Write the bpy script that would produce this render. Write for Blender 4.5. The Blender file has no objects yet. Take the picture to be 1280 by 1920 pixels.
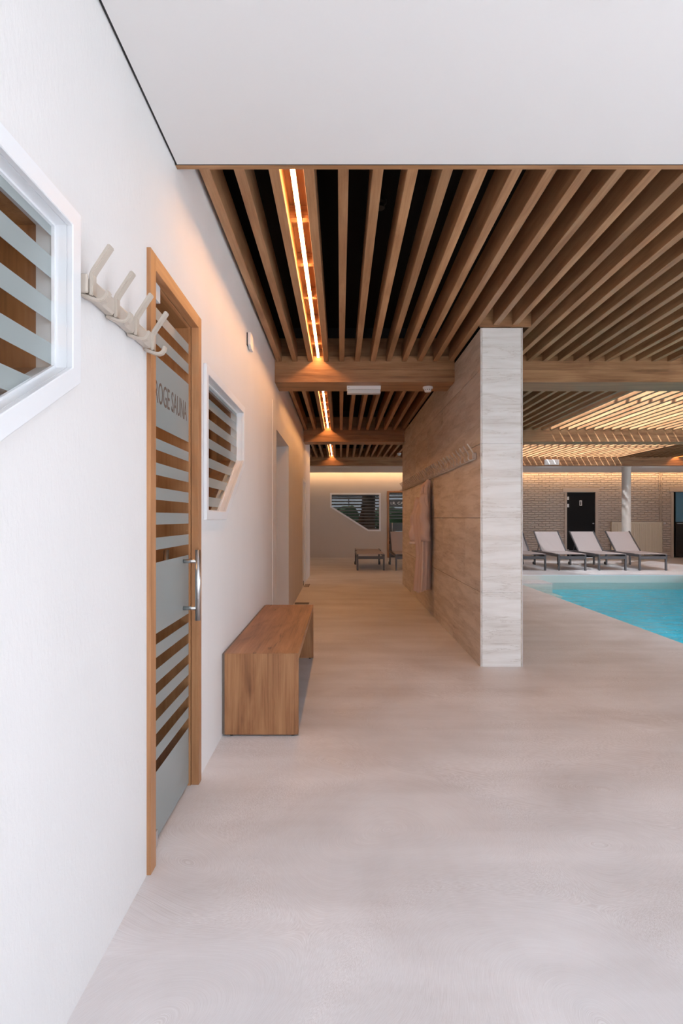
import bpy, bmesh, math, random
from mathutils import Vector, Matrix, geometry
random.seed(7)
scene = bpy.context.scene
COL = scene.collection
PI = math.pi

# ------------------------------------------------------------------ camera
# one-point view along +Y; 21 mm on a 24x36 upright frame, eye height 1.20 m
cam_d = bpy.data.cameras.new('camera')
cam = bpy.data.objects.new('camera', cam_d); COL.objects.link(cam)
cam.location = (0, 0, 1.20); cam.rotation_euler = (PI/2, 0, 0)
cam_d.sensor_fit = 'VERTICAL'; cam_d.sensor_height = 36.0; cam_d.sensor_width = 24.0
cam_d.lens = 21.0; cam_d.shift_x = 2/1920; cam_d.shift_y = 11/1920
cam_d.clip_start = 0.05; cam_d.clip_end = 200
scene.camera = cam

# ------------------------------------------------------------------ sky and exposure
world = bpy.data.worlds.new('world'); scene.world = world; world.use_nodes = True
bg = world.node_tree.nodes['Background']
bg.inputs['Color'].default_value = (0.90, 0.975, 1.09, 1); bg.inputs['Strength'].default_value = 6.0
scene.view_settings.view_transform = 'Standard'; scene.view_settings.look = 'None'
scene.view_settings.gamma = 1.0; scene.view_settings.use_curve_mapping = False
scene.view_settings.exposure = -0.75
sun_d = bpy.data.lights.new('sun', 'SUN'); sun_d.energy = 52.0; sun_d.angle = math.radians(4.0); sun_d.color = (0.97, 0.97, 1.0)
sun = bpy.data.objects.new('sun', sun_d); COL.objects.link(sun); sun.location = (-6, -3, 12)
sun.rotation_euler = Vector((0.8, 0.8, -1.4)).to_track_quat('-Z', 'Y').to_euler()
cy = scene.cycles
cy.use_denoising = True; cy.max_bounces = 8; cy.diffuse_bounces = 5; cy.glossy_bounces = 4
cy.transparent_max_bounces = 24; cy.sample_clamp_indirect = 6.0; cy.blur_glossy = 1.0

def portal(name, loc, rot, sx, sy):
    l = bpy.data.lights.new(name, 'AREA'); l.shape = 'RECTANGLE'; l.size = sx; l.size_y = sy
    l.cycles.is_portal = True
    o = bpy.data.objects.new(name, l); COL.objects.link(o); o.location = loc; o.rotation_euler = rot
    o['kind'] = 'helper'
# daylight openings: garden glazing behind the camera, long pool-side
# glazing on the right and the roof light over the pool
portal('daylight_rear', (2.4, -2.75, 1.28), (PI/2, 0, 0), 6.0, 2.5)
portal('daylight_vestibule', (1.7, -1.5, 3.12), (0, 0, 0), 4.8, 2.7)  # portal of the glass roof added behind the camera
portal('daylight_pool', (11.35, 6.0, 1.3), (0, PI/2, 0), 2.2, 16.0)
portal('daylight_roof', (5.30, 8.85, 3.30), (0, 0, 0), 3.65, 12.8)

# ------------------------------------------------------------------ materials
MATS = {}
def new_mat(name):
    m = bpy.data.materials.new(name); m.use_nodes = True
    nt = m.node_tree; b = nt.nodes['Principled BSDF']; MATS[name] = m
    return m, nt, b
def plain(name, col, rough=0.5, metal=0.0, spec=0.5, emit=None, es=0, bump=0, bscale=60):
    m, nt, b = new_mat(name)
    b.inputs['Base Color'].default_value = (*col, 1); b.inputs['Roughness'].default_value = rough
    b.inputs['Metallic'].default_value = metal; b.inputs['Specular IOR Level'].default_value = spec
    if emit:
        b.inputs['Emission Color'].default_value = (*emit, 1); b.inputs['Emission Strength'].default_value = es
    if bump:
        tc = nt.nodes.new('ShaderNodeTexCoord'); n = nt.nodes.new('ShaderNodeTexNoise')
        n.inputs['Scale'].default_value = bscale; n.inputs['Detail'].default_value = 4
        bp = nt.nodes.new('ShaderNodeBump'); bp.inputs['Strength'].default_value = bump; bp.inputs['Distance'].default_value = 0.01
        nt.links.new(tc.outputs['Object'], n.inputs['Vector']); nt.links.new(n.outputs['Fac'], bp.inputs['Height'])
        nt.links.new(bp.outputs['Normal'], b.inputs['Normal'])
    return m
def ramp(nt, stops):
    r = nt.nodes.new('ShaderNodeValToRGB'); e = r.color_ramp.elements
    e[0].position, e[0].color = stops[0][0], (*stops[0][1], 1)
    e[1].position, e[1].color = stops[-1][0], (*stops[-1][1], 1)
    for p, c in stops[1:-1]:
        x = e.new(p); x.color = (*c, 1)
    return r
def obj_coords(nt, scale, rand=15.0):
    """object coordinates, each object shifted by its own random amount, then stretched"""
    tc = nt.nodes.new('ShaderNodeTexCoord'); oi = nt.nodes.new('ShaderNodeObjectInfo')
    mul = nt.nodes.new('ShaderNodeMath'); mul.operation = 'MULTIPLY'; mul.inputs[1].default_value = rand
    cmb = nt.nodes.new('ShaderNodeCombineXYZ')
    add = nt.nodes.new('ShaderNodeVectorMath'); add.operation = 'ADD'
    mp = nt.nodes.new('ShaderNodeMapping'); mp.inputs['Scale'].default_value = scale
    nt.links.new(oi.outputs['Random'], mul.inputs[0])
    for k in 'XYZ': nt.links.new(mul.outputs[0], cmb.inputs[k])
    nt.links.new(tc.outputs['Object'], add.inputs[0]); nt.links.new(cmb.outputs[0], add.inputs[1])
    nt.links.new(add.outputs[0], mp.inputs['Vector'])
    return mp
def wood(name, axis, dark, mid, light, rough=0.5, vary=0.22, cracks=False):
    m, nt, b = new_mat(name)
    sc = {'X': (0.9, 7, 7), 'Y': (7, 0.9, 7), 'Z': (7, 7, 0.9)}[axis]
    mp = obj_coords(nt, sc)
    n1 = nt.nodes.new('ShaderNodeTexNoise'); n1.inputs['Scale'].default_value = 1.6; n1.inputs['Detail'].default_value = 5
    n1.inputs['Roughness'].default_value = 0.6; n1.inputs['Distortion'].default_value = 0.6
    sc2 = {'X': (3, 110, 110), 'Y': (110, 3, 110), 'Z': (110, 110, 3)}[axis]
    mp2 = obj_coords(nt, sc2)
    n2 = nt.nodes.new('ShaderNodeTexNoise'); n2.inputs['Scale'].default_value = 1.0; n2.inputs['Detail'].default_value = 3
    nt.links.new(mp.outputs[0], n1.inputs['Vector']); nt.links.new(mp2.outputs[0], n2.inputs['Vector'])
    mx = nt.nodes.new('ShaderNodeMix'); mx.data_type = 'FLOAT'; mx.inputs[0].default_value = 0.30
    nt.links.new(n1.outputs['Fac'], mx.inputs[2]); nt.links.new(n2.outputs['Fac'], mx.inputs[3])
    r = ramp(nt, [(0.30, dark), (0.47, mid), (0.68, light)])
    nt.links.new(mx.outputs[0], r.inputs[0])
    oi = nt.nodes.new('ShaderNodeObjectInfo'); mr = nt.nodes.new('ShaderNodeMapRange')
    mr.inputs[3].default_value = 1 - vary; mr.inputs[4].default_value = 1 + vary * 0.6
    nt.links.new(oi.outputs['Random'], mr.inputs[0])
    hsv = nt.nodes.new('ShaderNodeHueSaturation'); nt.links.new(r.outputs[0], hsv.inputs['Color']); nt.links.new(mr.outputs[0], hsv.inputs['Value'])
    out = hsv.outputs[0]
    if cracks:
        sc3 = {'X': (1.6, 14, 14), 'Y': (14, 1.6, 14), 'Z': (14, 14, 1.6)}[axis]
        mp3 = obj_coords(nt, sc3)
        n3 = nt.nodes.new('ShaderNodeTexNoise'); n3.inputs['Scale'].default_value = 1.3; n3.inputs['Detail'].default_value = 6; n3.inputs['Distortion'].default_value = 1.4
        nt.links.new(mp3.outputs[0], n3.inputs['Vector'])
        r3 = ramp(nt, [(0.66, (1, 1, 1)), (0.72, (0.25, 0.2, 0.16))]); nt.links.new(n3.outputs['Fac'], r3.inputs[0])
        mm = nt.nodes.new('ShaderNodeMix'); mm.data_type = 'RGBA'; mm.blend_type = 'MULTIPLY'; mm.inputs[0].default_value = 0.8
        nt.links.new(out, mm.inputs[6]); nt.links.new(r3.outputs[0], mm.inputs[7]); out = mm.outputs[2]
    nt.links.new(out, b.inputs['Base Color'])
    b.inputs['Roughness'].default_value = rough; b.inputs['Specular IOR Level'].default_value = 0.35
    bp = nt.nodes.new('ShaderNodeBump'); bp.inputs['Strength'].default_value = 0.12; bp.inputs['Distance'].default_value = 0.004
    nt.links.new(n2.outputs['Fac'], bp.inputs['Height']); nt.links.new(bp.outputs[0], b.inputs['Normal'])
    return m
WD, WM, WL = (0.20, 0.092, 0.040), (0.31, 0.162, 0.078), (0.43, 0.250, 0.132)
wood('slat_wood', 'Y', WD, WM, WL, 0.48)
wood('beam_wood', 'X', (0.13, 0.06, 0.026), (0.28, 0.14, 0.064), (0.42, 0.235, 0.118), 0.45, 0.14)
wood('bench_wood', 'Y', (0.10, 0.042, 0.018), (0.27, 0.12, 0.052), (0.40, 0.20, 0.095), 0.42, 0.0, True)
wood('bench_leg_wood', 'Z', (0.13, 0.055, 0.023), (0.29, 0.13, 0.056), (0.43, 0.22, 0.10), 0.45, 0.0, True)
wood('door_wood', 'Z', (0.26, 0.112, 0.045), (0.38, 0.18, 0.080), (0.47, 0.245, 0.12), 0.42, 0.08)
wood('door_wood_flat', 'Y', (0.26, 0.112, 0.045), (0.38, 0.18, 0.080), (0.47, 0.245, 0.12), 0.42, 0.08)
wood('cabin_wood', 'Z', (0.15, 0.062, 0.022), (0.27, 0.12, 0.046), (0.37, 0.18, 0.075), 0.55, 0.25)
wood('cabin_reveal', 'Z', (0.17, 0.07, 0.026), (0.30, 0.13, 0.05), (0.40, 0.19, 0.08), 0.5, 0.1)
wood('cabin_wood_flat', 'Y', (0.18, 0.08, 0.03), (0.30, 0.15, 0.06), (0.40, 0.21, 0.09), 0.5, 0.15)

def plaster(name, col, bump=0.25):
    m, nt, b = new_mat(name)
    tc = nt.nodes.new('ShaderNodeTexCoord')
    mp = nt.nodes.new('ShaderNodeMapping'); mp.inputs['Scale'].default_value = (1, 1, 0.45)
    n = nt.nodes.new('ShaderNodeTexNoise'); n.inputs['Scale'].default_value = 70; n.inputs['Detail'].default_value = 6; n.inputs['Roughness'].default_value = 0.65
    n2 = nt.nodes.new('ShaderNodeTexNoise'); n2.inputs['Scale'].default_value = 3.0; n2.inputs['Detail'].default_value = 4
    nt.links.new(tc.outputs['Object'], mp.inputs['Vector']); nt.links.new(mp.outputs[0], n.inputs['Vector']); nt.links.new(mp.outputs[0], n2.inputs['Vector'])
    r = ramp(nt, [(0.3, tuple(c*0.965 for c in col)), (0.7, col)]); nt.links.new(n2.outputs['Fac'], r.inputs[0])
    nt.links.new(r.outputs[0], b.inputs['Base Color'])
    bp = nt.nodes.new('ShaderNodeBump'); bp.inputs['Strength'].default_value = bump; bp.inputs['Distance'].default_value = 0.006
    nt.links.new(n.outputs['Fac'], bp.inputs['Height']); nt.links.new(bp.outputs[0], b.inputs['Normal'])
    b.inputs['Roughness'].default_value = 0.75; b.inputs['Specular IOR Level'].default_value = 0.25
    return m
plaster('wall_plaster', (0.78, 0.765, 0.765))
plaster('back_plaster', (0.60, 0.54, 0.49), 0.15)
plain('ceiling_paint', (0.80, 0.785, 0.78), 0.85, spec=0.15)
plain('white_frame', (0.82, 0.83, 0.86), 0.35)
plain('white_plastic', (0.80, 0.80, 0.82), 0.35)
plain('clear_plastic', (0.62, 0.64, 0.66), 0.12)
plain('black_gap', (0.012, 0.012, 0.013), 0.7)
plain('void_black', (0.010, 0.009, 0.008), 0.9, spec=0.1)
plain('black_fixture', (0.006, 0.006, 0.006), 0.5)
plain('steel', (0.62, 0.62, 0.63), 0.28, 1.0)
plain('rack_beige', (0.46, 0.40, 0.345), 0.42)
plain('lounger_metal', (0.085, 0.082, 0.088), 0.42, 0.3)
plain('lounger_sling', (0.36, 0.315, 0.31), 0.75, bump=0.2, bscale=400)
plain('rubber', (0.02, 0.02, 0.02), 0.7)
plain('door_black', (0.006, 0.006, 0.007), 0.6, spec=0.15)
plain('print_dark', (0.085, 0.055, 0.04), 0.5)
plain('print_white', (0.82, 0.82, 0.82), 0.5)
plain('beige_paint', (0.52, 0.44, 0.375), 0.6)
plain('radiator_paint', (0.80, 0.72, 0.58), 0.45)
plain('column_paint', (0.62, 0.59, 0.56), 0.55, bump=0.15, bscale=40)
plain('copper_pipe', (0.62, 0.45, 0.32), 0.4)
plain('grate_metal', (0.16, 0.13, 0.11), 0.5, 0.5)
plain('robe_cloth', (0.66, 0.52, 0.47), 0.95, spec=0.1, bump=0.6, bscale=220)
plain('robe_piping', (0.80, 0.67, 0.60), 0.9, spec=0.1)
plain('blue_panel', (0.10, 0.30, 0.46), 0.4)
plain('ceramic', (0.8, 0.8, 0.8), 0.15)
plain('pool_stone', (0.70, 0.70, 0.66), 0.5, bump=0.1, bscale=20)
plain('pool_liner', (0.17, 0.84, 0.95), 0.5)
plain('aluminium', (0.55, 0.50, 0.45), 0.4, 0.8)
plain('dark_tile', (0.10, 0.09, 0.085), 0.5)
plain('lawn', (0.16, 0.20, 0.10), 0.9)
plain('terrace_stone', (0.42, 0.41, 0.39), 0.85)
plain('hedge_leaf', (0.035, 0.075, 0.022), 0.8, bump=1.0, bscale=9)
plain('window_metal', (0.10, 0.10, 0.10), 0.5)
def emitter(name, col, s):
    m = bpy.data.materials.new(name); m.use_nodes = True; nt = m.node_tree; nt.nodes.clear()
    e = nt.nodes.new('ShaderNodeEmission'); e.inputs[0].default_value = (*col, 1); e.inputs[1].default_value = s
    o = nt.nodes.new('ShaderNodeOutputMaterial'); nt.links.new(e.outputs[0], o.inputs[0]); MATS[name] = m
emitter('led_warm', (1.0, 0.46, 0.16), 120)
emitter('cove_warm', (1.0, 0.58, 0.28), 60)
emitter('sauna_glow', (1.0, 0.50, 0.20), 34)

def thin_fresnel(nt, ior):
    """same reflectance on both faces of a straight-through pane (no total reflection on the way out)"""
    f = nt.nodes.new('ShaderNodeFresnel'); ge = nt.nodes.new('ShaderNodeNewGeometry')
    mr = nt.nodes.new('ShaderNodeMapRange'); mr.inputs[3].default_value = ior; mr.inputs[4].default_value = 1/ior
    nt.links.new(ge.outputs['Backfacing'], mr.inputs[0]); nt.links.new(mr.outputs[0], f.inputs[0])
    return f
def glass(name, tint=(1, 1, 1), refl=1.0, rough=0.0):
    m = bpy.data.materials.new(name); m.use_nodes = True; nt = m.node_tree; nt.nodes.clear()
    t = nt.nodes.new('ShaderNodeBsdfTransparent'); t.inputs[0].default_value = (*tint, 1)
    g = nt.nodes.new('ShaderNodeBsdfGlossy'); g.inputs['Roughness'].default_value = rough
    f = thin_fresnel(nt, 1.5)
    mu = nt.nodes.new('ShaderNodeMath'); mu.operation = 'MULTIPLY'; mu.inputs[1].default_value = refl; mu.use_clamp = True
    mx = nt.nodes.new('ShaderNodeMixShader'); o = nt.nodes.new('ShaderNodeOutputMaterial')
    nt.links.new(f.outputs[0], mu.inputs[0]); nt.links.new(mu.outputs[0], mx.inputs[0])
    nt.links.new(t.outputs[0], mx.inputs[1]); nt.links.new(g.outputs[0], mx.inputs[2]); nt.links.new(mx.outputs[0], o.inputs[0])
    MATS[name] = m
glass('glass', (0.92, 0.94, 0.94), 0.10)
glass('window_glass', (0.97, 0.98, 0.98))
glass('dark_glass', (0.10, 0.11, 0.12), 2.4)
def frosted(name, col):
    m = bpy.data.materials.new(name); m.use_nodes = True; nt = m.node_tree; nt.nodes.clear()
    d = nt.nodes.new('ShaderNodeBsdfDiffuse'); d.inputs[0].default_value = (*col, 1)
    t = nt.nodes.new('ShaderNodeBsdfTranslucent'); t.inputs[0].default_value = (*col, 1)
    g = nt.nodes.new('ShaderNodeBsdfGlossy'); g.inputs['Roughness'].default_value = 0.22
    f = nt.nodes.new('ShaderNodeFresnel'); f.inputs[0].default_value = 1.4
    m1 = nt.nodes.new('ShaderNodeMixShader'); m1.inputs[0].default_value = 0.35
    m2 = nt.nodes.new('ShaderNodeMixShader'); o = nt.nodes.new('ShaderNodeOutputMaterial')
    nt.links.new(d.outputs[0], m1.inputs[1]); nt.links.new(t.outputs[0], m1.inputs[2])
    nt.links.new(f.outputs[0], m2.inputs[0]); nt.links.new(m1.outputs[0], m2.inputs[1]); nt.links.new(g.outputs[0], m2.inputs[2])
    nt.links.new(m2.outputs[0], o.inputs[0]); MATS[name] = m
frosted('frosted_film', (0.42, 0.47, 0.47))
frosted('frosted_dark', (0.10, 0.10, 0.10))

def make_floor_mat():
    m, nt, b = new_mat('floor_cement')
    tc = nt.nodes.new('ShaderNodeTexCoord')
    big = nt.nodes.new('ShaderNodeTexNoise'); big.inputs['Scale'].default_value = 1.1; big.inputs['Detail'].default_value = 5; big.inputs['Distortion'].default_value = 1.2
    nt.links.new(tc.outputs['Object'], big.inputs['Vector'])
    # trowel strokes: fine stretched noise whose direction swirls from place to place
    sw = nt.nodes.new('ShaderNodeTexNoise'); sw.inputs['Scale'].default_value = 0.9; sw.inputs['Detail'].default_value = 1
    nt.links.new(tc.outputs['Object'], sw.inputs['Vector'])
    ang = nt.nodes.new('ShaderNodeMath'); ang.operation = 'MULTIPLY'; ang.inputs[1].default_value = 7.0
    nt.links.new(sw.outputs['Fac'], ang.inputs[0])
    rot = nt.nodes.new('ShaderNodeVectorRotate'); rot.rotation_type = 'Z_AXIS'
    nt.links.new(tc.outputs['Object'], rot.inputs['Vector']); nt.links.new(ang.outputs[0], rot.inputs['Angle'])
    mp = nt.nodes.new('ShaderNodeMapping'); mp.inputs['Scale'].default_value = (14, 140, 1)
    nt.links.new(rot.outputs[0], mp.inputs['Vector'])
    st = nt.nodes.new('ShaderNodeTexNoise'); st.inputs['Scale'].default_value = 1.0; st.inputs['Detail'].default_value = 3
    nt.links.new(mp.outputs[0], st.inputs['Vector'])
    # long cross-wise trowel bands
    mp2 = nt.nodes.new('ShaderNodeMapping'); mp2.inputs['Scale'].default_value = (0.35, 2.2, 1)
    nt.links.new(tc.outputs['Object'], mp2.inputs['Vector'])
    bd = nt.nodes.new('ShaderNodeTexNoise'); bd.inputs['Scale'].default_value = 2.0; bd.inputs['Detail'].default_value = 4
    nt.links.new(mp2.outputs[0], bd.inputs['Vector'])
    a = nt.nodes.new('ShaderNodeMix'); a.data_type = 'FLOAT'; a.inputs[0].default_value = 0.45
    nt.links.new(big.outputs['Fac'], a.inputs[2]); nt.links.new(bd.outputs['Fac'], a.inputs[3])
    c = nt.nodes.new('ShaderNodeMix'); c.data_type = 'FLOAT'; c.inputs[0].default_value = 0.38
    nt.links.new(a.outputs[0], c.inputs[2]); nt.links.new(st.outputs['Fac'], c.inputs[3])
    r = ramp(nt, [(0.38, (0.53, 0.50, 0.50)), (0.50, (0.66, 0.645, 0.66)), (0.61, (0.77, 0.765, 0.79))])
    nt.links.new(c.outputs[0], r.inputs[0]); nt.links.new(r.outputs[0], b.inputs['Base Color'])
    rr = nt.nodes.new('ShaderNodeMapRange'); rr.inputs[3].default_value = 0.30; rr.inputs[4].default_value = 0.48
    nt.links.new(a.outputs[0], rr.inputs[0]); nt.links.new(rr.outputs[0], b.inputs['Roughness'])
    b.inputs['Specular IOR Level'].default_value = 0.45
    bp = nt.nodes.new('ShaderNodeBump'); bp.inputs['Strength'].default_value = 0.3; bp.inputs['Distance'].default_value = 0.003
    nt.links.new(st.outputs['Fac'], bp.inputs['Height']); nt.links.new(bp.outputs[0], b.inputs['Normal'])
make_floor_mat()

def make_travertine(name, axis, dark, mid, light):
    """horizontal veins; axis = the horizontal direction of the face"""
    m, nt, b = new_mat(name)
    mp = obj_coords(nt, (0.7, 0.7, 6.5), 9.0)
    w = nt.nodes.new('ShaderNodeTexNoise'); w.inputs['Scale'].default_value = 1.8; w.inputs['Detail'].default_value = 6; w.inputs['Roughness'].default_value = 0.62; w.inputs['Distortion'].default_value = 0.5
    nt.links.new(mp.outputs[0], w.inputs['Vector'])
    mp2 = obj_coords(nt, (3.5, 3.5, 34.0), 9.0)
    n = nt.nodes.new('ShaderNodeTexNoise'); n.inputs['Scale'].default_value = 1.0; n.inputs['Detail'].default_value = 5; n.inputs['Distortion'].default_value = 0.8
    nt.links.new(mp2.outputs[0], n.inputs['Vector'])
    mx = nt.nodes.new('ShaderNodeMix'); mx.data_type = 'FLOAT'; mx.inputs[0].default_value = 0.33
    nt.links.new(w.outputs['Fac'], mx.inputs[2]); nt.links.new(n.outputs['Fac'], mx.inputs[3])
    r = ramp(nt, [(0.30, dark), (0.42, mid), (0.60, light)]); nt.links.new(mx.outputs[0], r.inputs[0])
    # thin dark veins where the broad noise crosses one value
    v = nt.nodes.new('ShaderNodeMath'); v.operation = 'SUBTRACT'; v.inputs[1].default_value = 0.47
    nt.links.new(w.outputs['Fac'], v.inputs[0])
    va = nt.nodes.new('ShaderNodeMath'); va.operation = 'ABSOLUTE'; nt.links.new(v.outputs[0], va.inputs[0])
    vr = ramp(nt, [(0.0, tuple(x*0.80 for x in (1.0, 0.97, 0.94))), (0.012, (1, 1, 1))]); nt.links.new(va.outputs[0], vr.inputs[0])
    mm = nt.nodes.new('ShaderNodeMix'); mm.data_type = 'RGBA'; mm.blend_type = 'MULTIPLY'; mm.inputs[0].default_value = 1.0
    nt.links.new(r.outputs[0], mm.inputs[6]); nt.links.new(vr.outputs[0], mm.inputs[7])
    nt.links.new(mm.outputs[2], b.inputs['Base Color'])
    b.inputs['Roughness'].default_value = 0.5; b.inputs['Specular IOR Level'].default_value = 0.3
    bp = nt.nodes.new('ShaderNodeBump'); bp.inputs['Strength'].default_value = 0.15; bp.inputs['Distance'].default_value = 0.002
    nt.links.new(n.outputs['Fac'], bp.inputs['Height']); nt.links.new(bp.outputs[0], b.inputs['Normal'])
make_travertine('travertine', 'Y', (0.56, 0.52, 0.48), (0.75, 0.72, 0.69), (0.87, 0.855, 0.84))
make_travertine('travertine_brown', 'Y', (0.30, 0.245, 0.195), (0.52, 0.46, 0.395), (0.66, 0.605, 0.54))  # same stone, with the corridor's warm shade put into its colour

def make_brick():
    m, nt, b = new_mat('painted_brick')
    tc = nt.nodes.new('ShaderNodeTexCoord')
    mp = nt.nodes.new('ShaderNodeMapping'); mp.inputs['Rotation'].default_value = (PI/2, 0, 0)
    nt.links.new(tc.outputs['Object'], mp.inputs['Vector'])
    dn = nt.nodes.new('ShaderNodeTexNoise'); dn.inputs['Scale'].default_value = 5.0; dn.inputs['Detail'].default_value = 3
    nt.links.new(mp.outputs[0], dn.inputs['Vector'])
    mixv = nt.nodes.new('ShaderNodeMix'); mixv.data_type = 'VECTOR'; mixv.inputs[0].default_value = 0.045
    nt.links.new(mp.outputs[0], mixv.inputs[4]); nt.links.new(dn.outputs['Color'], mixv.inputs[5])
    br = nt.nodes.new('ShaderNodeTexBrick'); br.inputs['Scale'].default_value = 1.0
    br.inputs['Brick Width'].default_value = 0.21; br.inputs['Row Height'].default_value = 0.066
    br.inputs['Mortar Size'].default_value = 0.010; br.inputs['Mortar Smooth'].default_value = 0.9
    br.inputs['Color1'].default_value = (1, 1, 1, 1); br.inputs['Color2'].default_value = (0.8, 0.8, 0.8, 1); br.inputs['Mortar'].default_value = (0, 0, 0, 1)
    nt.links.new(mixv.outputs[1], br.inputs['Vector'])
    n = nt.nodes.new('ShaderNodeTexNoise'); n.inputs['Scale'].default_value = 26; n.inputs['Detail'].default_value = 4
    nt.links.new(tc.outputs['Object'], n.inputs['Vector'])
    ad = nt.nodes.new('ShaderNodeMix'); ad.data_type = 'FLOAT'; ad.inputs[0].default_value = 0.3
    nt.links.new(br.outputs['Color'], ad.inputs[2]); nt.links.new(n.outputs['Fac'], ad.inputs[3])
    bp = nt.nodes.new('ShaderNodeBump'); bp.inputs['Strength'].default_value = 1.0; bp.inputs['Distance'].default_value = 0.05
    nt.links.new(ad.outputs[0], bp.inputs['Height']); nt.links.new(bp.outputs[0], b.inputs['Normal'])
    b.inputs['Base Color'].default_value = (0.56, 0.48, 0.425, 1); b.inputs['Roughness'].default_value = 0.6
make_brick()

def make_water():
    m = bpy.data.materials.new('pool_water'); m.use_nodes = True; nt = m.node_tree; nt.nodes.clear()
    tc = nt.nodes.new('ShaderNodeTexCoord')
    mp = nt.nodes.new('ShaderNodeMapping'); mp.inputs['Scale'].default_value = (1.0, 1.6, 1)
    n = nt.nodes.new('ShaderNodeTexNoise'); n.inputs['Scale'].default_value = 3.2; n.inputs['Detail'].default_value = 4; n.inputs['Distortion'].default_value = 0.8
    nt.links.new(tc.outputs['Object'], mp.inputs['Vector']); nt.links.new(mp.outputs[0], n.inputs['Vector'])
    bp = nt.nodes.new('ShaderNodeBump'); bp.inputs['Strength'].default_value = 0.9; bp.inputs['Distance'].default_value = 0.12
    nt.links.new(n.outputs['Fac'], bp.inputs['Height'])
    t = nt.nodes.new('ShaderNodeBsdfTransparent'); t.inputs[0].default_value = (0.92, 0.98, 0.98, 1)
    g = nt.nodes.new('ShaderNodeBsdfGlossy'); g.inputs['Roughness'].default_value = 0.04
    nt.links.new(bp.outputs[0], g.inputs['Normal'])
    f = thin_fresnel(nt, 1.30); nt.links.new(bp.outputs[0], f.inputs['Normal'])
    mx = nt.nodes.new('ShaderNodeMixShader'); o = nt.nodes.new('ShaderNodeOutputMaterial')
    nt.links.new(f.outputs[0], mx.inputs[0]); nt.links.new(t.outputs[0], mx.inputs[1]); nt.links.new(g.outputs[0], mx.inputs[2])
    nt.links.new(mx.outputs[0], o.inputs[0])
    va = nt.nodes.new('ShaderNodeVolumeAbsorption'); va.inputs['Color'].default_value = (0.10, 0.84, 0.90, 1); va.inputs['Density'].default_value = 0.20
    nt.links.new(va.outputs[0], o.inputs['Volume']); MATS['pool_water'] = m
make_water()

# ------------------------------------------------------------------ builders
def wloc(o):
    v = Vector((0, 0, 0))
    while o is not None:
        v += o.location; o = o.parent
    return v
def link(name, me, mat, parent=None, centre=(0, 0, 0)):
    o = bpy.data.objects.new(name, me); COL.objects.link(o)
    if mat and not me.materials: me.materials.append(MATS[mat])
    if parent is not None:
        o.parent = parent; o.location = Vector(centre) - wloc(parent)
    else:
        o.location = centre
    return o
def tag(o, label=None, cat=None, group=None, kind=None):
    if label: o['label'] = label
    if cat: o['category'] = cat
    if group: o['group'] = group
    if kind: o['kind'] = kind
    return o
def empty(name, loc=(0, 0, 0), parent=None):
    o = bpy.data.objects.new(name, None); COL.objects.link(o); o.empty_display_size = 0.1
    if parent is not None:
        o.parent = parent; o.location = Vector(loc) - wloc(parent)
    else:
        o.location = loc
    return o
def box_mesh(sx, sy, sz, bevel=0.0, seg=1):
    bm = bmesh.new(); bmesh.ops.create_cube(bm, size=1.0)
    bmesh.ops.scale(bm, vec=(sx, sy, sz), verts=bm.verts)
    if bevel: bmesh.ops.bevel(bm, geom=list(bm.edges), offset=bevel, segments=seg, affect='EDGES', profile=0.5)
    me = bpy.data.meshes.new('box'); bm.to_mesh(me); bm.free()
    return me
def box(name, x0, x1, y0, y1, z0, z1, mat, parent=None, bevel=0.0, seg=1):
    me = box_mesh(x1-x0, y1-y0, z1-z0, bevel, seg); me.name = name
    return link(name, me, mat, parent, ((x0+x1)/2, (y0+y1)/2, (z0+z1)/2))
def raw(name, verts, faces, mat, parent=None, smooth=False, bevel=0, centre=None):
    if centre is None:
        n = len(verts); lo = [min(v[i] for v in verts) for i in range(3)]; hi = [max(v[i] for v in verts) for i in range(3)]
        centre = [(a+b)/2 for a, b in zip(lo, hi)]
    me = bpy.data.meshes.new(name)
    me.from_pydata([(v[0]-centre[0], v[1]-centre[1], v[2]-centre[2]) for v in verts], [], faces)
    bm = bmesh.new(); bm.from_mesh(me); bmesh.ops.remove_doubles(bm, verts=bm.verts, dist=1e-6)
    bmesh.ops.recalc_face_normals(bm, faces=bm.faces)
    if bevel:
        ed = [e for e in bm.edges if len(e.link_faces) == 2 and e.calc_face_angle(0) > 0.5]
        bmesh.ops.bevel(bm, geom=ed, offset=bevel, segments=1, affect='EDGES')
    bm.to_mesh(me); bm.free()
    if smooth:
        for p in me.polygons: p.use_smooth = True
    return link(name, me, mat, parent, centre)
def prism(name, pts, axis, a0, a1, mat, parent=None, holes=(), bevel=0):
    """polygon (with holes) extruded along axis. pts: (y,z) for X, (x,z) for Y, (x,y) for Z"""
    loops = [list(pts)] + [list(h) for h in holes]
    flat = [p for l in loops for p in l]
    tris = geometry.tessellate_polygon([[Vector((p[0], p[1], 0)) for p in l] for l in loops]) if (holes or len(pts) > 4) else None
    def P(p, a): return {'X': (a, p[0], p[1]), 'Y': (p[0], a, p[1]), 'Z': (p[0], p[1], a)}[axis]
    n = len(flat); verts = [P(p, a0) for p in flat] + [P(p, a1) for p in flat]; faces = []
    if holes:
        for t in tris: faces += [tuple(t), tuple(i+n for i in t)]
    else:
        faces += [tuple(range(n)), tuple(range(n, 2*n))]
    k = 0
    for l in loops:
        m = len(l)
        for i in range(m): faces.append((k+i, k+(i+1) % m, n+k+(i+1) % m, n+k+i))
        k += m
    return raw(name, verts, faces, mat, parent, bevel=bevel)
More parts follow.
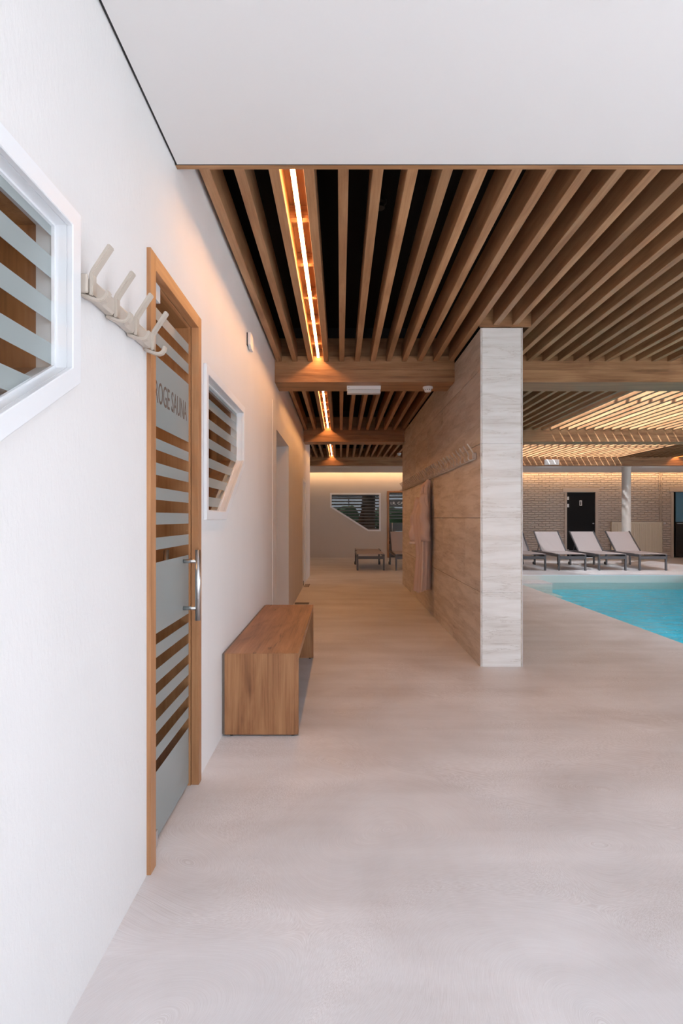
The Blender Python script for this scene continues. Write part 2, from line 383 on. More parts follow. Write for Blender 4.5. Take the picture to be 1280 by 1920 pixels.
def inset(pts, d):
    """convex polygon moved inwards by d"""
    n = len(pts); area = sum(pts[i][0]*pts[(i+1) % n][1]-pts[(i+1) % n][0]*pts[i][1] for i in range(n))
    s = 1 if area > 0 else -1; lines = []
    for i in range(n):
        a, b = Vector(pts[i]), Vector(pts[(i+1) % n]); t = (b-a).normalized(); nrm = Vector((-t.y, t.x))*s
        lines.append((a+nrm*d, b+nrm*d))
    out = []
    for i in range(n):
        p, q = lines[i-1], lines[i]; r = geometry.intersect_line_line_2d(p[0]-(p[1]-p[0])*9, p[1]+(p[1]-p[0])*9, q[0]-(q[1]-q[0])*9, q[1]+(q[1]-q[0])*9)
        out.append((r.x, r.y))
    return out
def clip_band(pts, lo, hi):
    def cut(ps, lim, keep_above):
        out = []
        for i in range(len(ps)):
            a, b = ps[i-1], ps[i]
            ia = (a[1] >= lim) == keep_above or a[1] == lim; ib = (b[1] >= lim) == keep_above or b[1] == lim
            if ia != ib:
                t = (lim-a[1])/(b[1]-a[1]); out.append((a[0]+(b[0]-a[0])*t, lim))
            if ib: out.append(b)
        return out
    return cut(cut(pts, lo, True), hi, False)
def tube_mesh(pts, r, seg=10, r_end=None):
    pts = [Vector(p) for p in pts]; verts = []; faces = []; n = len(pts); prev = None
    for i, p in enumerate(pts):
        t = (pts[min(i+1, n-1)]-pts[max(i-1, 0)]).normalized()
        u = (Vector((0, 0, 1)) if abs(t.z) < 0.9 else Vector((1, 0, 0))) if prev is None else prev
        u = (u - t*u.dot(t)).normalized(); prev = u; v = t.cross(u)
        rr = r if r_end is None else r+(r_end-r)*i/(n-1)
        for k in range(seg):
            a = 2*PI*k/seg; verts.append(p+u*math.cos(a)*rr+v*math.sin(a)*rr)
    for i in range(n-1):
        for k in range(seg):
            faces.append((i*seg+k, i*seg+(k+1) % seg, (i+1)*seg+(k+1) % seg, (i+1)*seg+k))
    faces += [tuple(range(seg))[::-1], tuple(range((n-1)*seg, n*seg))]
    return verts, faces
def tube(name, pts, r, mat, parent=None, seg=12):
    v, f = tube_mesh(pts, r, seg); o = raw(name, v, f, mat, parent)
    for p in o.data.polygons: p.use_smooth = len(p.vertices) == 4
    return o
def lathe(name, prof, centre, mat, parent=None, seg=24):
    """prof: (radius, z) list about a vertical axis"""
    verts = []; faces = []
    for r, z in prof:
        for k in range(seg): verts.append((centre[0]+r*math.cos(2*PI*k/seg), centre[1]+r*math.sin(2*PI*k/seg), centre[2]+z))
    for i in range(len(prof)-1):
        for k in range(seg): faces.append((i*seg+k, i*seg+(k+1) % seg, (i+1)*seg+(k+1) % seg, (i+1)*seg+k))
    faces += [tuple(range(seg)), tuple(range((len(prof)-1)*seg, len(prof)*seg))]
    return raw(name, verts, faces, mat, parent)
def strap_poly(path, th):
    """outline of a bent strap of thickness th along a 2-D path"""
    L, R = [], []; n = len(path)
    for i, p in enumerate(path):
        p = Vector(p); t = (Vector(path[min(i+1, n-1)])-Vector(path[max(i-1, 0)])).normalized(); nn = Vector((-t.y, t.x))
        L.append(p+nn*th/2); R.append(p-nn*th/2)
    return [(q.x, q.y) for q in L+R[::-1]]
def lettering(name, text, width, height, mat, place, parent):
    """flat raised letters; place maps (u right, v up, w out) to the world"""
    cu = bpy.data.curves.new('letters', 'FONT'); cu.body = text; cu.extrude = 0.02; cu.resolution_u = 3
    ob = bpy.data.objects.new('letters', cu); COL.objects.link(ob)
    dg = bpy.context.evaluated_depsgraph_get(); me = bpy.data.meshes.new_from_object(ob.evaluated_get(dg))
    bpy.data.objects.remove(ob)
    xs = [v.co.x for v in me.vertices]; ys = [v.co.y for v in me.vertices]
    x0, x1, y0, y1 = min(xs), max(xs), min(ys), max(ys)
    for v in me.vertices:
        v.co = Vector(place((v.co.x-x0)/(x1-x0)*width, (v.co.y-y0)/(y1-y0)*height, 0.0006 if v.co.z > 0 else 0.0))
    c = sum((v.co for v in me.vertices), Vector())/len(me.vertices)
    for v in me.vertices: v.co -= c
    me.name = name
    return link(name, me, mat, parent, c)
def copy_tree(o, parent=None):
    c = o.copy(); COL.objects.link(c); c.parent = parent
    for ch in list(o.children): copy_tree(ch, c)
    return c

# ------------------------------------------------------------------ main dimensions
XW = -0.65                   # left wall
XS0, XS1 = 1.13, 1.465       # stone partition
YS0, YS1 = 4.812, 10.88
YB = 18.0                    # back wall
XR = 11.4                    # right wall
ZC = 2.588                   # white ceiling
ZS, ZT = 2.748, 2.918        # slats
BEAMS = [(5.91, 6.34), (10.54, 10.95), (15.30, 15.55)]
POOL = (3.27, 7.3, 2.6, 12.54); ZW = -0.16

# ------------------------------------------------------------------ floor and ground
fl = prism('floor', [(-4.2, -3), (XR+0.3, -3), (XR+0.3, YB+2.2), (-4.2, YB+2.2)], 'Z', -0.2, 0.0, 'floor_cement',
           holes=[[(POOL[0], POOL[2]), (POOL[1], POOL[2]), (POOL[1], POOL[3]), (POOL[0], POOL[3])]])
tag(fl, 'pale brushed micro-cement floor running along corridor and pool', kind='structure')
g = box('ground', -60, 60, -60, 70, -2.4, -2.2, 'lawn'); tag(g, 'green lawn outside around the building', kind='structure')

# ------------------------------------------------------------------ left wall
W1 = [(0.31, 1.94), (1.462, 1.94), (1.462, 1.53), (0.80, 1.17), (0.31, 1.17)]
W2 = [(2.833, 1.935), (3.975, 1.935), (3.975, 1.55), (3.32, 1.19), (2.833, 1.19)]
D1 = (2.012, 2.727, 2.10)
holes = [inset(W1, 0.03), [(D1[0], -0.1), (D1[1], -0.1), (D1[1], D1[2]), (D1[0], D1[2])], inset(W2, 0.03)]
ND = (6.04, 7.505, 2.10)     # plain doorway further along
D2 = (10.24, 11.18, 1.89)    # flush white door
outer = [(-2.9, 0), (D1[0], 0), (D1[0], D1[2]), (D1[1], D1[2]), (D1[1], 0), (ND[0], 0), (ND[0], ND[2]), (ND[1], ND[2]), (ND[1], 0),
         (D2[0], 0), (D2[0], D2[2]), (D2[1], D2[2]), (D2[1], 0), (12.4, 0), (12.4, 3.1), (-2.9, 3.1)]
def wall_slab(name, pts, axis, a0, a1, mat, holes):
    """concave outline: always tessellated"""
    loops = [pts] + holes; flat = [p for l in loops for p in l]; n = len(flat)
    tris = geometry.tessellate_polygon([[Vector((p[0], p[1], 0)) for p in l] for l in loops])
    def P(p, a): return (a, p[0], p[1]) if axis == 'X' else (p[0], a, p[1])
    verts = [P(p, a0) for p in flat] + [P(p, a1) for p in flat]; faces = []
    for t in tris: faces += [tuple(t), tuple(i+n for i in t)]
    k = 0
    for l in loops:
        m = len(l)
        for i in range(m): faces.append((k+i, k+(i+1) % m, n+k+(i+1) % m, n+k+i))
        k += m
    return raw(name, verts, faces, mat)
wl = wall_slab('wall_left', outer, 'X', XW-0.18, XW, 'wall_plaster', [holes[0], holes[2]])
tag(wl, 'white plastered corridor wall with sauna windows and door', kind='structure')
t = box('trim_1', XW, XW+0.004, 5.70, 6.035, 0.0, 2.33, 'wall_plaster'); tag(t, 'thin raised white plaster strip beside the plain doorway', kind='structure')
# doorway recess and the wall beyond it
wr = wall_slab('wall_recess', [(5.5, 0), (8.2, 0), (8.2, 2.6), (5.5, 2.6)], 'X', -2.0, -1.9, 'wall_plaster', []); tag(wr, 'white wall seen inside the plain doorway', kind='structure')
for k, (y0, y1) in enumerate(((ND[0]-0.12, ND[0]), (ND[1], ND[1]+0.12))):
    o = box('wall_recess_side', -1.9, XW-0.18, y0, y1, 0, 2.6, 'wall_plaster'); tag(o, 'white side of the doorway recess', kind='structure')
o = box('ceiling_recess', -1.9, XW-0.18, ND[0], ND[1], ND[2], ND[2]+0.1, 'wall_plaster'); tag(o, 'white soffit of the doorway recess', kind='structure')
# angled wall end
o = raw('wall_corner', [(XW, 11.3, 0), (XW, 12.4, 0), (-0.635, 12.4, 0), (XW, 11.3, 2.74), (XW, 12.4, 2.74), (-0.635, 12.4, 2.74)],
        [(0, 1, 2), (3, 4, 5), (0, 1, 4, 3), (1, 2, 5, 4), (2, 0, 3, 5)], 'wall_plaster'); tag(o, 'slightly splayed end of the white corridor wall', kind='structure')
o = box('wall_return', -4.2, XW-0.18, 12.2, 12.4, 0, 3.1, 'wall_plaster'); tag(o, 'white wall turning left at the corridor end', kind='structure')
o = box('wall_far_left', -4.3, -4.2, 12.2, YB+0.2, 0, 3.1, 'wall_plaster'); tag(o, 'white far left wall', kind='structure')

# ------------------------------------------------------------------ back wall with two doors' openings and cabin window
FW = [(-0.312, 1.947), (1.213, 1.947), (1.213, 0.80), (0.826, 0.80), (-0.312, 1.52)]   # cabin window, x/z
IR = (1.406, 2.36, 2.011)
XBR = 3.0
bw = wall_slab('wall_back', [(-4.3, 0), (IR[0]+0.01, 0), (IR[0]+0.01, IR[2]-0.01), (IR[1]-0.01, IR[2]-0.01), (IR[1]-0.01, 0), (XBR, 0), (XBR, 3.1), (-4.3, 3.1)], 'Y', YB, YB+0.2, 'back_plaster', [inset(FW, 0.03)])
tag(bw, 'beige plastered back wall behind the cabin window', kind='structure')
DA = (6.82, 7.68, 1.975); DB = (10.03, 10.95, 1.985)
bb = wall_slab('wall_back_brick', [(XBR, 0), (DA[0], 0), (DA[0], DA[2]), (DA[1], DA[2]), (DA[1], 0), (DB[0], 0), (DB[0], DB[2]), (DB[1], DB[2]), (DB[1], 0), (XR, 0), (XR, 3.1), (XBR, 3.1)], 'Y', YB, YB+0.2, 'painted_brick', [])
tag(bb, 'beige painted brick wall behind the sun loungers', kind='structure')
# dark rooms behind the back wall
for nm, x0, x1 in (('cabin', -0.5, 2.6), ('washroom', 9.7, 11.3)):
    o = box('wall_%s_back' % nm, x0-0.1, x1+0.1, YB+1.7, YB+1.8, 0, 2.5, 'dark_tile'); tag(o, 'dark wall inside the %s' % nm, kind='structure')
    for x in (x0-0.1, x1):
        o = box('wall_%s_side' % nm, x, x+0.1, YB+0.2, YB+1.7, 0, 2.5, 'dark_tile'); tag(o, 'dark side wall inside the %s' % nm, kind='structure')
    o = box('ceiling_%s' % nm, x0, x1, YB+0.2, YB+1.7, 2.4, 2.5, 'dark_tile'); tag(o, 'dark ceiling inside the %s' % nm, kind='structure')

# ------------------------------------------------------------------ white ceiling, roof void, roof light, far ceiling
wc = box('ceiling', XW+0.009, XR, -0.14, 2.345, ZC, ZC+0.10, 'ceiling_paint'); tag(wc, 'smooth white lowered ceiling above the foreground', kind='structure')
o = box('trim_2', XW+0.0005, XW+0.009, -0.14, 2.345, ZC+0.004, ZC+0.1, 'black_gap'); tag(o, 'black shadow gap along the white ceiling', kind='structure')
o = box('trim_3', XW, XR, 2.345, 2.353, ZC+0.001, ZC+0.1, 'black_gap'); tag(o, 'black edge profile of the white ceiling', kind='structure')
# far white ceiling with the light cove
o = box('ceiling_far', -4.2, XR, BEAMS[2][1], YB-0.30, 2.543, 2.60, 'ceiling_paint'); tag(o, 'white lowered ceiling strip along the back wall', kind='structure')
o = box('ceiling_cove', -4.2, XR, YB-0.5, YB, 2.80, 2.85, 'ceiling_paint'); tag(o, 'white top of the light cove', kind='structure')
o = box('trim_4', -4.2, XR, YB-0.50, YB-0.46, 2.60, 2.80, 'ceiling_paint'); tag(o, 'white back board of the light cove', kind='structure')
# black void over the slats; open over the pool
SKY = (3.30, 7.0, 2.6, 15.25)
vd = prism('ceiling_void', [(-4.3, -2.92), (XR+0.1, -2.92), (XR+0.1, YB+0.2), (-4.3, YB+0.2)], 'Z', 3.10, 3.2, 'void_black',
           holes=[[(XW, -2.85), (4.1, -2.85), (4.1, -0.17), (XW, -0.17)], [(SKY[0], SKY[2]), (SKY[1], SKY[2]), (SKY[1], SKY[3]), (SKY[0], SKY[3])]])
tag(vd, 'black roof void above the wooden slats', kind='structure')
o = box('trim_5', XW, 4.1, -0.2, -0.14, ZC, 3.1, 'ceiling_paint'); tag(o, 'white upstand at the start of the lowered ceiling', kind='structure')
o = box('trim_6', 4.1, 4.16, -2.8, -0.2, ZC, 3.1, 'ceiling_paint'); tag(o, 'white side upstand of the vestibule roof light', kind='structure')
o = box('ceiling_side', 4.16, XR, -2.8, -0.14, ZC, ZC+0.1, 'ceiling_paint'); tag(o, 'white ceiling beside the vestibule roof light', kind='structure')
o = box('wall_rear', 5.34, XR, -2.92, -2.82, 0, 3.1, 'wall_plaster'); tag(o, 'white rear wall beside the garden glazing', kind='structure')
vr = empty('window_6', (2.6, -1.4, 3.1)); tag(vr, 'glass roof of the vestibule behind the viewer', kind='structure')  # added out of view to brighten the foreground floor from above
for k in range(7):
    x = XW+(4.1-XW)*k/6; box('glazing_bar', x-0.03, x+0.03, -2.9, -0.2, 3.1, 3.18, 'white_frame', vr)
    if k < 6: box('pane', x+0.03, x+(4.1-XW)/6-0.03, -2.9, -0.2, 3.13, 3.14, 'window_glass', vr)
o = box('wall_rear_head', XW, 5.34, -2.92, -2.80, ZC, 3.1, 'wall_plaster'); tag(o, 'white wall strip above the garden glazing', kind='structure')
sl = empty('window_8', (5.3, 8.9, 3.2)); tag(sl, 'long roof light over the pool behind the slats', kind='structure')
for x in (SKY[0]-0.05, SKY[1]):
    box('upstand', x, x+0.05, SKY[2]-0.05, SKY[3]+0.05, 3.2, 3.45, 'white_frame', sl)
for k in range(6):
    y = SKY[2]+(SKY[3]-SKY[2])*k/5
    box('glazing_bar', SKY[0], SKY[1], y-0.03, y+0.03, 3.36, 3.44, 'white_frame', sl)
for k in range(5):
    y = SKY[2]+(SKY[3]-SKY[2])*k/5; y2 = SKY[2]+(SKY[3]-SKY[2])*(k+1)/5
    box('pane', SKY[0], SKY[1], y+0.03, y2-0.03, 3.41, 3.42, 'window_glass', sl)

# ------------------------------------------------------------------ outer glazing (behind and beside the camera, and along the pool)
def glazing(name, label, axis, pos, a0, a1, z0, z1, n):
    w = empty(name, {'X': (pos, a0, z0), 'Y': (a0, pos, z0)}[axis]); tag(w, label, kind='structure')
    def bx(nm, u0, u1, v0, v1, d, mat):
        if axis == 'X': box(nm, pos-d, pos+d, u0, u1, v0, v1, mat, w)
        else: box(nm, u0, u1, pos-d, pos+d, v0, v1, mat, w)
    for k in range(n+1):
        u = a0+(a1-a0)*k/n
        bx('mullion', u-0.03, u+0.03, z0, z1, 0.04, 'window_metal')
    for z in (z0, z1-0.06):
        bx('rail', a0, a1, z, z+0.06, 0.04, 'window_metal')
    for k in range(n):
        bx('pane', a0+(a1-a0)*k/n+0.03, a0+(a1-a0)*(k+1)/n-0.03, z0+0.06, z1-0.06, 0.004, 'window_glass')
glazing('window_5', 'garden glazing behind the viewer', 'Y', -2.85, XW, 5.3, 0.0, ZC, 5)
glazing('window_7', 'long glazing on the far side of the pool', 'X', XR, -2.8, 14.0, 0.12, 2.5, 12)
o = box('wall_right', XR, XR+0.2, 14.0, YB+0.2, 0, 3.1, 'wall_plaster'); tag(o, 'white right wall beyond the pool glazing', kind='structure')
o = box('wall_right_head', XR, XR+0.2, -2.9, 14.0, 2.5, 3.1, 'wall_plaster'); tag(o, 'white wall strip above the pool glazing', kind='structure')
for nm, a in (('terrace_rear', (-20, 30, -16, -2.95)), ('terrace_side', (XR+0.35, 30, -2.95, 20))):
    o = box(nm, *a, -0.35, -0.10, 'terrace_stone'); tag(o, 'pale paved terrace outside the glazing', kind='structure')  # pale slabs added out of view to bounce daylight onto the ceiling

# ------------------------------------------------------------------ slatted wooden ceiling: beams, fascia, slats
sc = empty('ceiling_slatted', (0, 0, 2.748)); tag(sc, 'slatted timber ceiling with cross beams over corridor and pool', kind='structure')
fascia = box('fascia', XW+0.0005, XR, 2.353, 2.379, ZC, 3.10, 'beam_wood', sc)
for bi, (y0, y1) in enumerate(BEAMS):
    spans = [(XW+0.0005, XS0-0.0005), (XS1+0.0005, XR)] if bi < 2 else [(-4.2, XR)]
    for x0, x1 in spans:
        bmn = empty('beam', ((x0+x1)/2, (y0+y1)/2, 2.543), sc)
        box('face_board', x0, x1, y0+0.005, y0+0.025, 2.668, 2.803, 'beam_wood', bmn, 0.0015)
        box('face_board', x0, x1, y0, y0+0.025, 2.543, 2.666, 'beam_wood', bmn, 0.0015)
        box('top_board', x0, x1, y0+0.03, y0+0.05, 2.803, 2.985, 'beam_wood', bmn)
        box('soffit_board', x0, x1, y0+0.025, y1-0.025, 2.543, 2.565, 'beam_wood', bmn)
        box('face_board', x0, x1, y1-0.025, y1, 2.543, 2.803, 'beam_wood', bmn, 0.0015)
        box('core', x0+0.01, x1-0.01, y0+0.05, y1-0.03, 2.57, 3.095, 'black_gap', bmn)
SP = 0.1545; SX = -0.605
bays = [(2.379, BEAMS[0][0]+0.005), (BEAMS[0][1], BEAMS[1][0]+0.005), (BEAMS[1][1], BEAMS[2][0]+0.005)]
slat_mesh = {}
def slat(x, y0, y1):
    key = round(y1-y0, 4)
    if key not in slat_mesh:
        slat_mesh[key] = box_mesh(0.048, y1-y0, ZT-ZS, 0.002)
        slat_mesh[key].name = 'slat'
    link('slat', slat_mesh[key], 'slat_wood', sc, (x, (y0+y1)/2, (ZS+ZT)/2))
nsl = 77
for b, (y0, y1) in enumerate(bays):
    for k in range(nsl):
        x = SX+SP*k
        if k in (12, 13):
            if b == 0: slat(x, y0, YS0-0.014)
            elif b == 2: slat(x, y0, y1)
            continue
        slat(x, y0, y1)
for k in range(1, 16):   # far bay carries on to the left
    slat(SX-SP*k, 12.4, bays[2][1])
# blocking over the end of the stone partition
box('blocking_board', SX+SP*11+0.025, SX+SP*14-0.025, YS0-0.014, YS0+0.006, ZS-0.012, ZT+0.1, 'beam_wood', sc)
# noggings and backing board over the light line
for b, (y0, y1) in enumerate(bays):
    xa, xb = SX+2*SP+0.0242, SX+3*SP-0.0242
    box('backing_board', xa, xb, y0, y1-0.006, 2.875, 2.893, 'slat_wood', sc)
    n = int((y1-y0)/0.57)
    for k in range(n):
        y = y0+0.25+0.57*k
        box('nogging', xa, xb, y, y+0.045, 2.805, 2.874, 'beam_wood', sc)

# light lines in the slats
def led_line(x, y0, y1, label):
    l = empty('led_light_line', (x, (y0+y1)/2, 2.80)); tag(l, label, 'led light', 'warm light lines between the slats')
    box('profile', x-0.012, x+0.012, y0, y1, 2.796, 2.8045, 'aluminium', l)
    box('diffuser', x-0.0105, x+0.0105, y0+0.002, y1-0.002, 2.785, 2.7958, 'led_warm', l, 0.002)
XL = SX+2.5*SP
led_line(XL, bays[0][0]+0.002, bays[0][1]-0.008, 'warm glowing light line in the nearest slat bay')
led_line(XL, bays[1][0]+0.002, bays[1][1]-0.008, 'warm glowing light line in the middle slat bay of the corridor')
led_line(XL, bays[2][0]+0.002, bays[2][1]-0.008, 'warm glowing light line in the farthest slat bay of the corridor')
led_line(SX+SP*59.0+SP/2, bays[2][0]+0.002, bays[2][1]-0.008, 'warm glowing light line above the loungers at the right')
# cove light
c = empty('cove_light', (3.6, YB-0.2, 2.62)); tag(c, 'warm cove lighting strip washing the back wall', 'led light')
box('profile', -4.1, XR-0.1, YB-0.2998, YB-0.292, 2.555, 2.60, 'aluminium', c)
box('diffuser', -4.1, XR-0.1, YB-0.2918, YB-0.286, 2.56, 2.595, 'cove_warm', c)
o = lathe('ceiling_speaker', [(0.034, 0.0), (0.034, 0.02), (0.045, 0.03), (0.045, 0.05)], (0.23, 3.56, 3.045), 'black_fixture'); tag(o, 'small round black fixture in the void above the slats', 'fixture')

# ------------------------------------------------------------------ stone partition with tiles
T = 0.012
ZP = 2.731
sw_ = box('wall_partition', XS0+T, XS1-T, YS0+T, YS1-T, 0, ZP-0.001, 'beige_paint'); tag(sw_, 'free-standing wall clad in travertine tiles between corridor and pool', kind='structure')
tile_mesh = {}
def tile(x0, x1, y0, y1, z0, z1, mat='travertine'):
    key = tuple(round(v, 4) for v in (x1-x0, y1-y0, z1-z0))
    if key not in tile_mesh:
        tile_mesh[key] = box_mesh(*key, 0.0012); tile_mesh[key].name = 'tile'
    link('tile', tile_mesh[key], mat, sw_, ((x0+x1)/2, (y0+y1)/2, (z0+z1)/2))
J = 0.0020
rows = [(0, 0.6), (0.6, 1.2), (1.2, 1.8), (1.8, 2.4), (2.4, ZP)]
for r, (z0, z1) in enumerate(rows):
    y = YS0; first = True
    while y < YS1-0.01:
        ln = 0.6 if (first and r % 2 == 1) else 1.2
        y2 = min(y+ln, YS1)
        if YS1-y2 < 0.05: y2 = YS1
        for xa, xb in ((XS0, XS0+T), (XS1-T, XS1)):
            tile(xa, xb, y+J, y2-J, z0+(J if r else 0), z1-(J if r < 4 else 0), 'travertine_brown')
        y = y2; first = False
    for ya, yb in ((YS0, YS0+T), (YS1-T, YS1)):
        tile(XS0+T+0.0005, XS1-T-0.0005, ya, yb, z0+(0.0004 if r else 0), z1-(0.0004 if r < 4 else 0))
for x in (XS0-0.0015, XS1-0.002):
    box('edge_trim', x, x+0.0035, YS0-0.0015, YS0+0.002, 0, ZP, 'white_frame', sw_)

# ------------------------------------------------------------------ left-wall windows
STR = [(1.866, 1.99), (1.766, 1.818), (1.663, 1.713), (1.562, 1.612), (1.461, 1.511), (1.360, 1.410), (1.259, 1.309), (1.15, 1.208)]
def sauna_window(name, poly, label):
    ys = [p[0] for p in poly]; w = empty(name, (XW, sum(ys)/len(ys), min(p[1] for p in poly))); tag(w, label, kind='structure')
    i1, i2, i3 = inset(poly, 0.0305), inset(poly, 0.045), inset(poly, 0.051)
    prism('casing', poly, 'X', XW+0.0002, XW+0.016, 'white_frame', w, [i2], bevel=0.002)
    prism('reveal', i1, 'X', XW-0.072, XW+0.0002, 'white_frame', w, [i2])
    prism('inner_reveal', i1, 'X', XW-0.20, XW-0.0722, 'cabin_reveal', w, [i2])
    prism('glazing_bead', inset(poly, 0.0452), 'X', XW-0.033, XW-0.025, 'white_frame', w, [i3])
    prism('pane', inset(poly, 0.0455), 'X', XW-0.042, XW-0.034, 'glass', w)
    for lo, hi in STR:
        p = clip_band(i3, lo, hi)
        if len(p) >= 3: prism('frosted_stripe', p, 'X', XW-0.0338, XW-0.0330, 'frosted_film', w)
sauna_window('window_1', W1, 'white-framed angular sauna window with frosted stripes, nearest the viewer')
sauna_window('window_2', W2, 'white-framed angular sauna window with frosted stripes beyond the sauna door')

# ------------------------------------------------------------------ sauna door
d = empty('door_1', (XW, 2.37, 0)); tag(d, 'wood-framed glass sauna door with frosted bands and steel handle', kind='structure')
XF = XW+0.014
near = empty('frame', (XW, 2.37, 0), d)
box('jamb', XW-0.02, XF, 2.004, 2.062, 0, 2.109, 'door_wood', near, 0.0015)
box('jamb', XW-0.02, XF, 2.683, 2.735, 0, 2.109, 'door_wood', near, 0.0015)
box('head', XW-0.02, XF, 2.0625, 2.6825, 2.054, 2.109, 'door_wood_flat', near, 0.0015)
box('jamb_lining', XW-0.18, XW-0.022, 2.013, 2.066, 0, 2.098, 'door_wood', near)
box('jamb_lining', XW-0.18, XW-0.022, 2.678, 2.726, 0, 2.098, 'door_wood', near)
box('head_lining', XW-0.18, XW-0.022, 2.066, 2.678, 2.05, 2.098, 'door_wood_flat', near)
leaf = empty('leaf', (XW, 2.37, 0), d)
XG = XW-0.030
box('pane', XG-0.008, XG, 2.069, 2.676, 0.012, 2.046, 'glass', leaf, 0.001)
bands = [(1.932, 1.976), (1.842, 1.887), (1.538, 1.798), (1.452, 1.494), (1.359, 1.404), (1.267, 1.313), (1.175, 1.220), (1.082, 1.127), (0.773, 1.035),
         (0.684, 0.733), (0.590, 0.640), (0.499, 0.547), (0.403, 0.451), (0.306, 0.354), (0.014, 0.262)]
for lo, hi in bands:
    box('frosted_band', XG+0.0002, XG+0.0010, 2.070, 2.672, lo, hi, 'frosted_film', leaf)
lettering('lettering', 'DROGE SAUNA', 0.508, 0.082, 'print_dark', lambda u, v, w: (XG+0.0011+w, 2.132+u, 1.627+v), leaf)
box('hinge', XG+0.0012, XG+0.02, 2.069, 2.19, 1.985, 2.045, 'clear_plastic', leaf, 0.001)
box('hinge', XG+0.0012, XG+0.02, 2.069, 2.16, 0.016, 0.075, 'steel', leaf, 0.001)
for s, xo in ((1, XG+0.064), (-1, XG-0.072)):
    h = empty('handle', (xo, 2.582, 0.757), d)
    tube('bar', [(xo, 2.582, 0.757), (xo, 2.582, 1.062)], 0.0115, 'steel', h, 18)
    for z in (0.81, 1.013):
        xa, xb = (XG+0.0012, xo) if s > 0 else (xo, XG-0.0085)
        tube('standoff', [(xa, 2.582, z), (xb, 2.582, z)], 0.0085, 'steel', h, 12)

# ------------------------------------------------------------------ sauna rooms behind the wall
def plank_wall(name, label, axis, pos, a0, a1, z0, z1, th=0.02, pw=0.12, side=1):
    if axis == 'X': w = box(name, pos-0.05, pos, a0, a1, z0, z1, 'dark_tile')
    else: w = box(name, a0, a1, pos, pos+0.05, z0, z1, 'dark_tile')
    tag(w, label, kind='structure')
    n = max(1, round((a1-a0)/pw)); s = (a1-a0)/n; me = None
    for k in range(n):
        u0, u1 = a0+k*s+0.0015, a0+(k+1)*s-0.0015
        if me is None:
            me = box_mesh(th, u1-u0, z1-z0, 0.003) if axis == 'X' else box_mesh(u1-u0, th, z1-z0, 0.003); me.name = 'plank'
        c = (pos+th/2, (u0+u1)/2, (z0+z1)/2) if axis == 'X' else ((u0+u1)/2, pos-th/2, (z0+z1)/2)
        link('plank', me, 'cabin_wood', w, c)
plank_wall('wall_sauna_back', 'wood-planked back wall inside the saunas', 'X', -2.6, -0.9, 4.75, 0, 2.25)
plank_wall('wall_sauna_middle', 'wood-planked partition between the two saunas', 'Y', 1.80, -2.58, XW-0.185, 0, 2.25, pw=0.13)
plank_wall('wall_sauna_end', 'wood-planked end wall of the second sauna', 'Y', 4.70, -2.58, XW-0.185, 0, 2.25, pw=0.13)
o = box('wall_sauna_near', -2.6, XW-0.18, -0.95, -0.9, 0, 2.25, 'cabin_wood'); tag(o, 'wooden near wall of the first sauna', kind='structure')
o = box('ceiling_sauna', -2.6, XW-0.18, -0.95, 4.75, 2.25, 2.3, 'cabin_wood_flat'); tag(o, 'wooden ceiling inside the saunas', kind='structure')
def sauna_bench(y0, y1, x0, x1, z, label):
    b_ = empty('sauna_bench', ((x0+x1)/2, (y0+y1)/2, 0)); tag(b_, label, 'bench', 'benches inside the saunas')
    n = 5; s = (x1-x0)/n
    for k in range(n): box('seat_slat', x0+k*s+0.006, x0+(k+1)*s-0.006, y0, y1, z-0.03, z, 'cabin_wood_flat', b_, 0.003)
    for y in (y0+0.1, y1-0.14): box('support', x0+0.02, x1-0.02, y, y+0.04, 0, z-0.03, 'cabin_wood', b_)
sauna_bench(2.9, 4.65, -2.55, -1.95, 0.95, 'upper wooden bench at the back of the sauna')
sauna_bench(2.9, 4.65, -1.93, -1.40, 0.50, 'lower wooden bench in the sauna')
def sauna_fill(x, y, z, label, dx):
    l = empty('sauna_lamp', (x, y, z)); tag(l, label, 'lamp', 'amber lamps inside the saunas')
    box('lamp_base', x-0.26, x+0.26, y, y+0.02, z-0.10, z+0.10, 'cabin_wood_flat', l)
    box('lamp_shade', x-0.25, x+0.25, y+0.0205, y+0.06, z-0.09, z+0.09, 'sauna_glow', l, 0.01, 2)  # glowing panel added out of view to light the sauna planks
sauna_fill(-1.6, -0.895, 1.85, 'amber lamp on the near wood wall of the first sauna', 1)
sauna_fill(-1.6, 1.852, 1.85, 'amber lamp on the partition wall of the second sauna', 1)

# ------------------------------------------------------------------ flush white door and doorway details
d2 = empty('door_2', (XW, 10.7, 0)); tag(d2, 'flush white door with dark recessed pull in the corridor wall', kind='structure')
box('leaf', XW-0.05, XW-0.02, D2[0]+0.05, D2[1]-0.01, 0.005, D2[2]-0.04, 'white_frame', d2)
box('jamb', XW-0.1, XW+0.006, D2[0]-0.0, D2[0]+0.045, 0, D2[2], 'white_frame', d2)
box('head', XW-0.1, XW+0.006, D2[0]+0.045, D2[1], D2[2]-0.04, D2[2], 'white_frame', d2)
box('pull', XW-0.0199, XW-0.016, D2[0]+0.30, D2[0]+0.42, 0.72, 1.05, 'black_gap', d2)
box('floor_guide', XW-0.0199, XW-0.005, D2[0]+0.3, D2[0]+0.40, 0.0, 0.08, 'black_gap', d2)
o = empty('floor_grate', (XW+0.13, 8.36, 0)); tag(o, 'narrow metal drain grate in the floor near the plain doorway', 'drain grate')
for k in range(9): box('grate_bar', XW+0.012, XW+0.21, 8.28+k*0.02, 8.291+k*0.02, 0, 0.004, 'grate_metal', o)
o = empty('floor_hatch', (XW+0.06, 10.6, 0)); tag(o, 'small rectangular floor hatch before the white door', 'hatch')
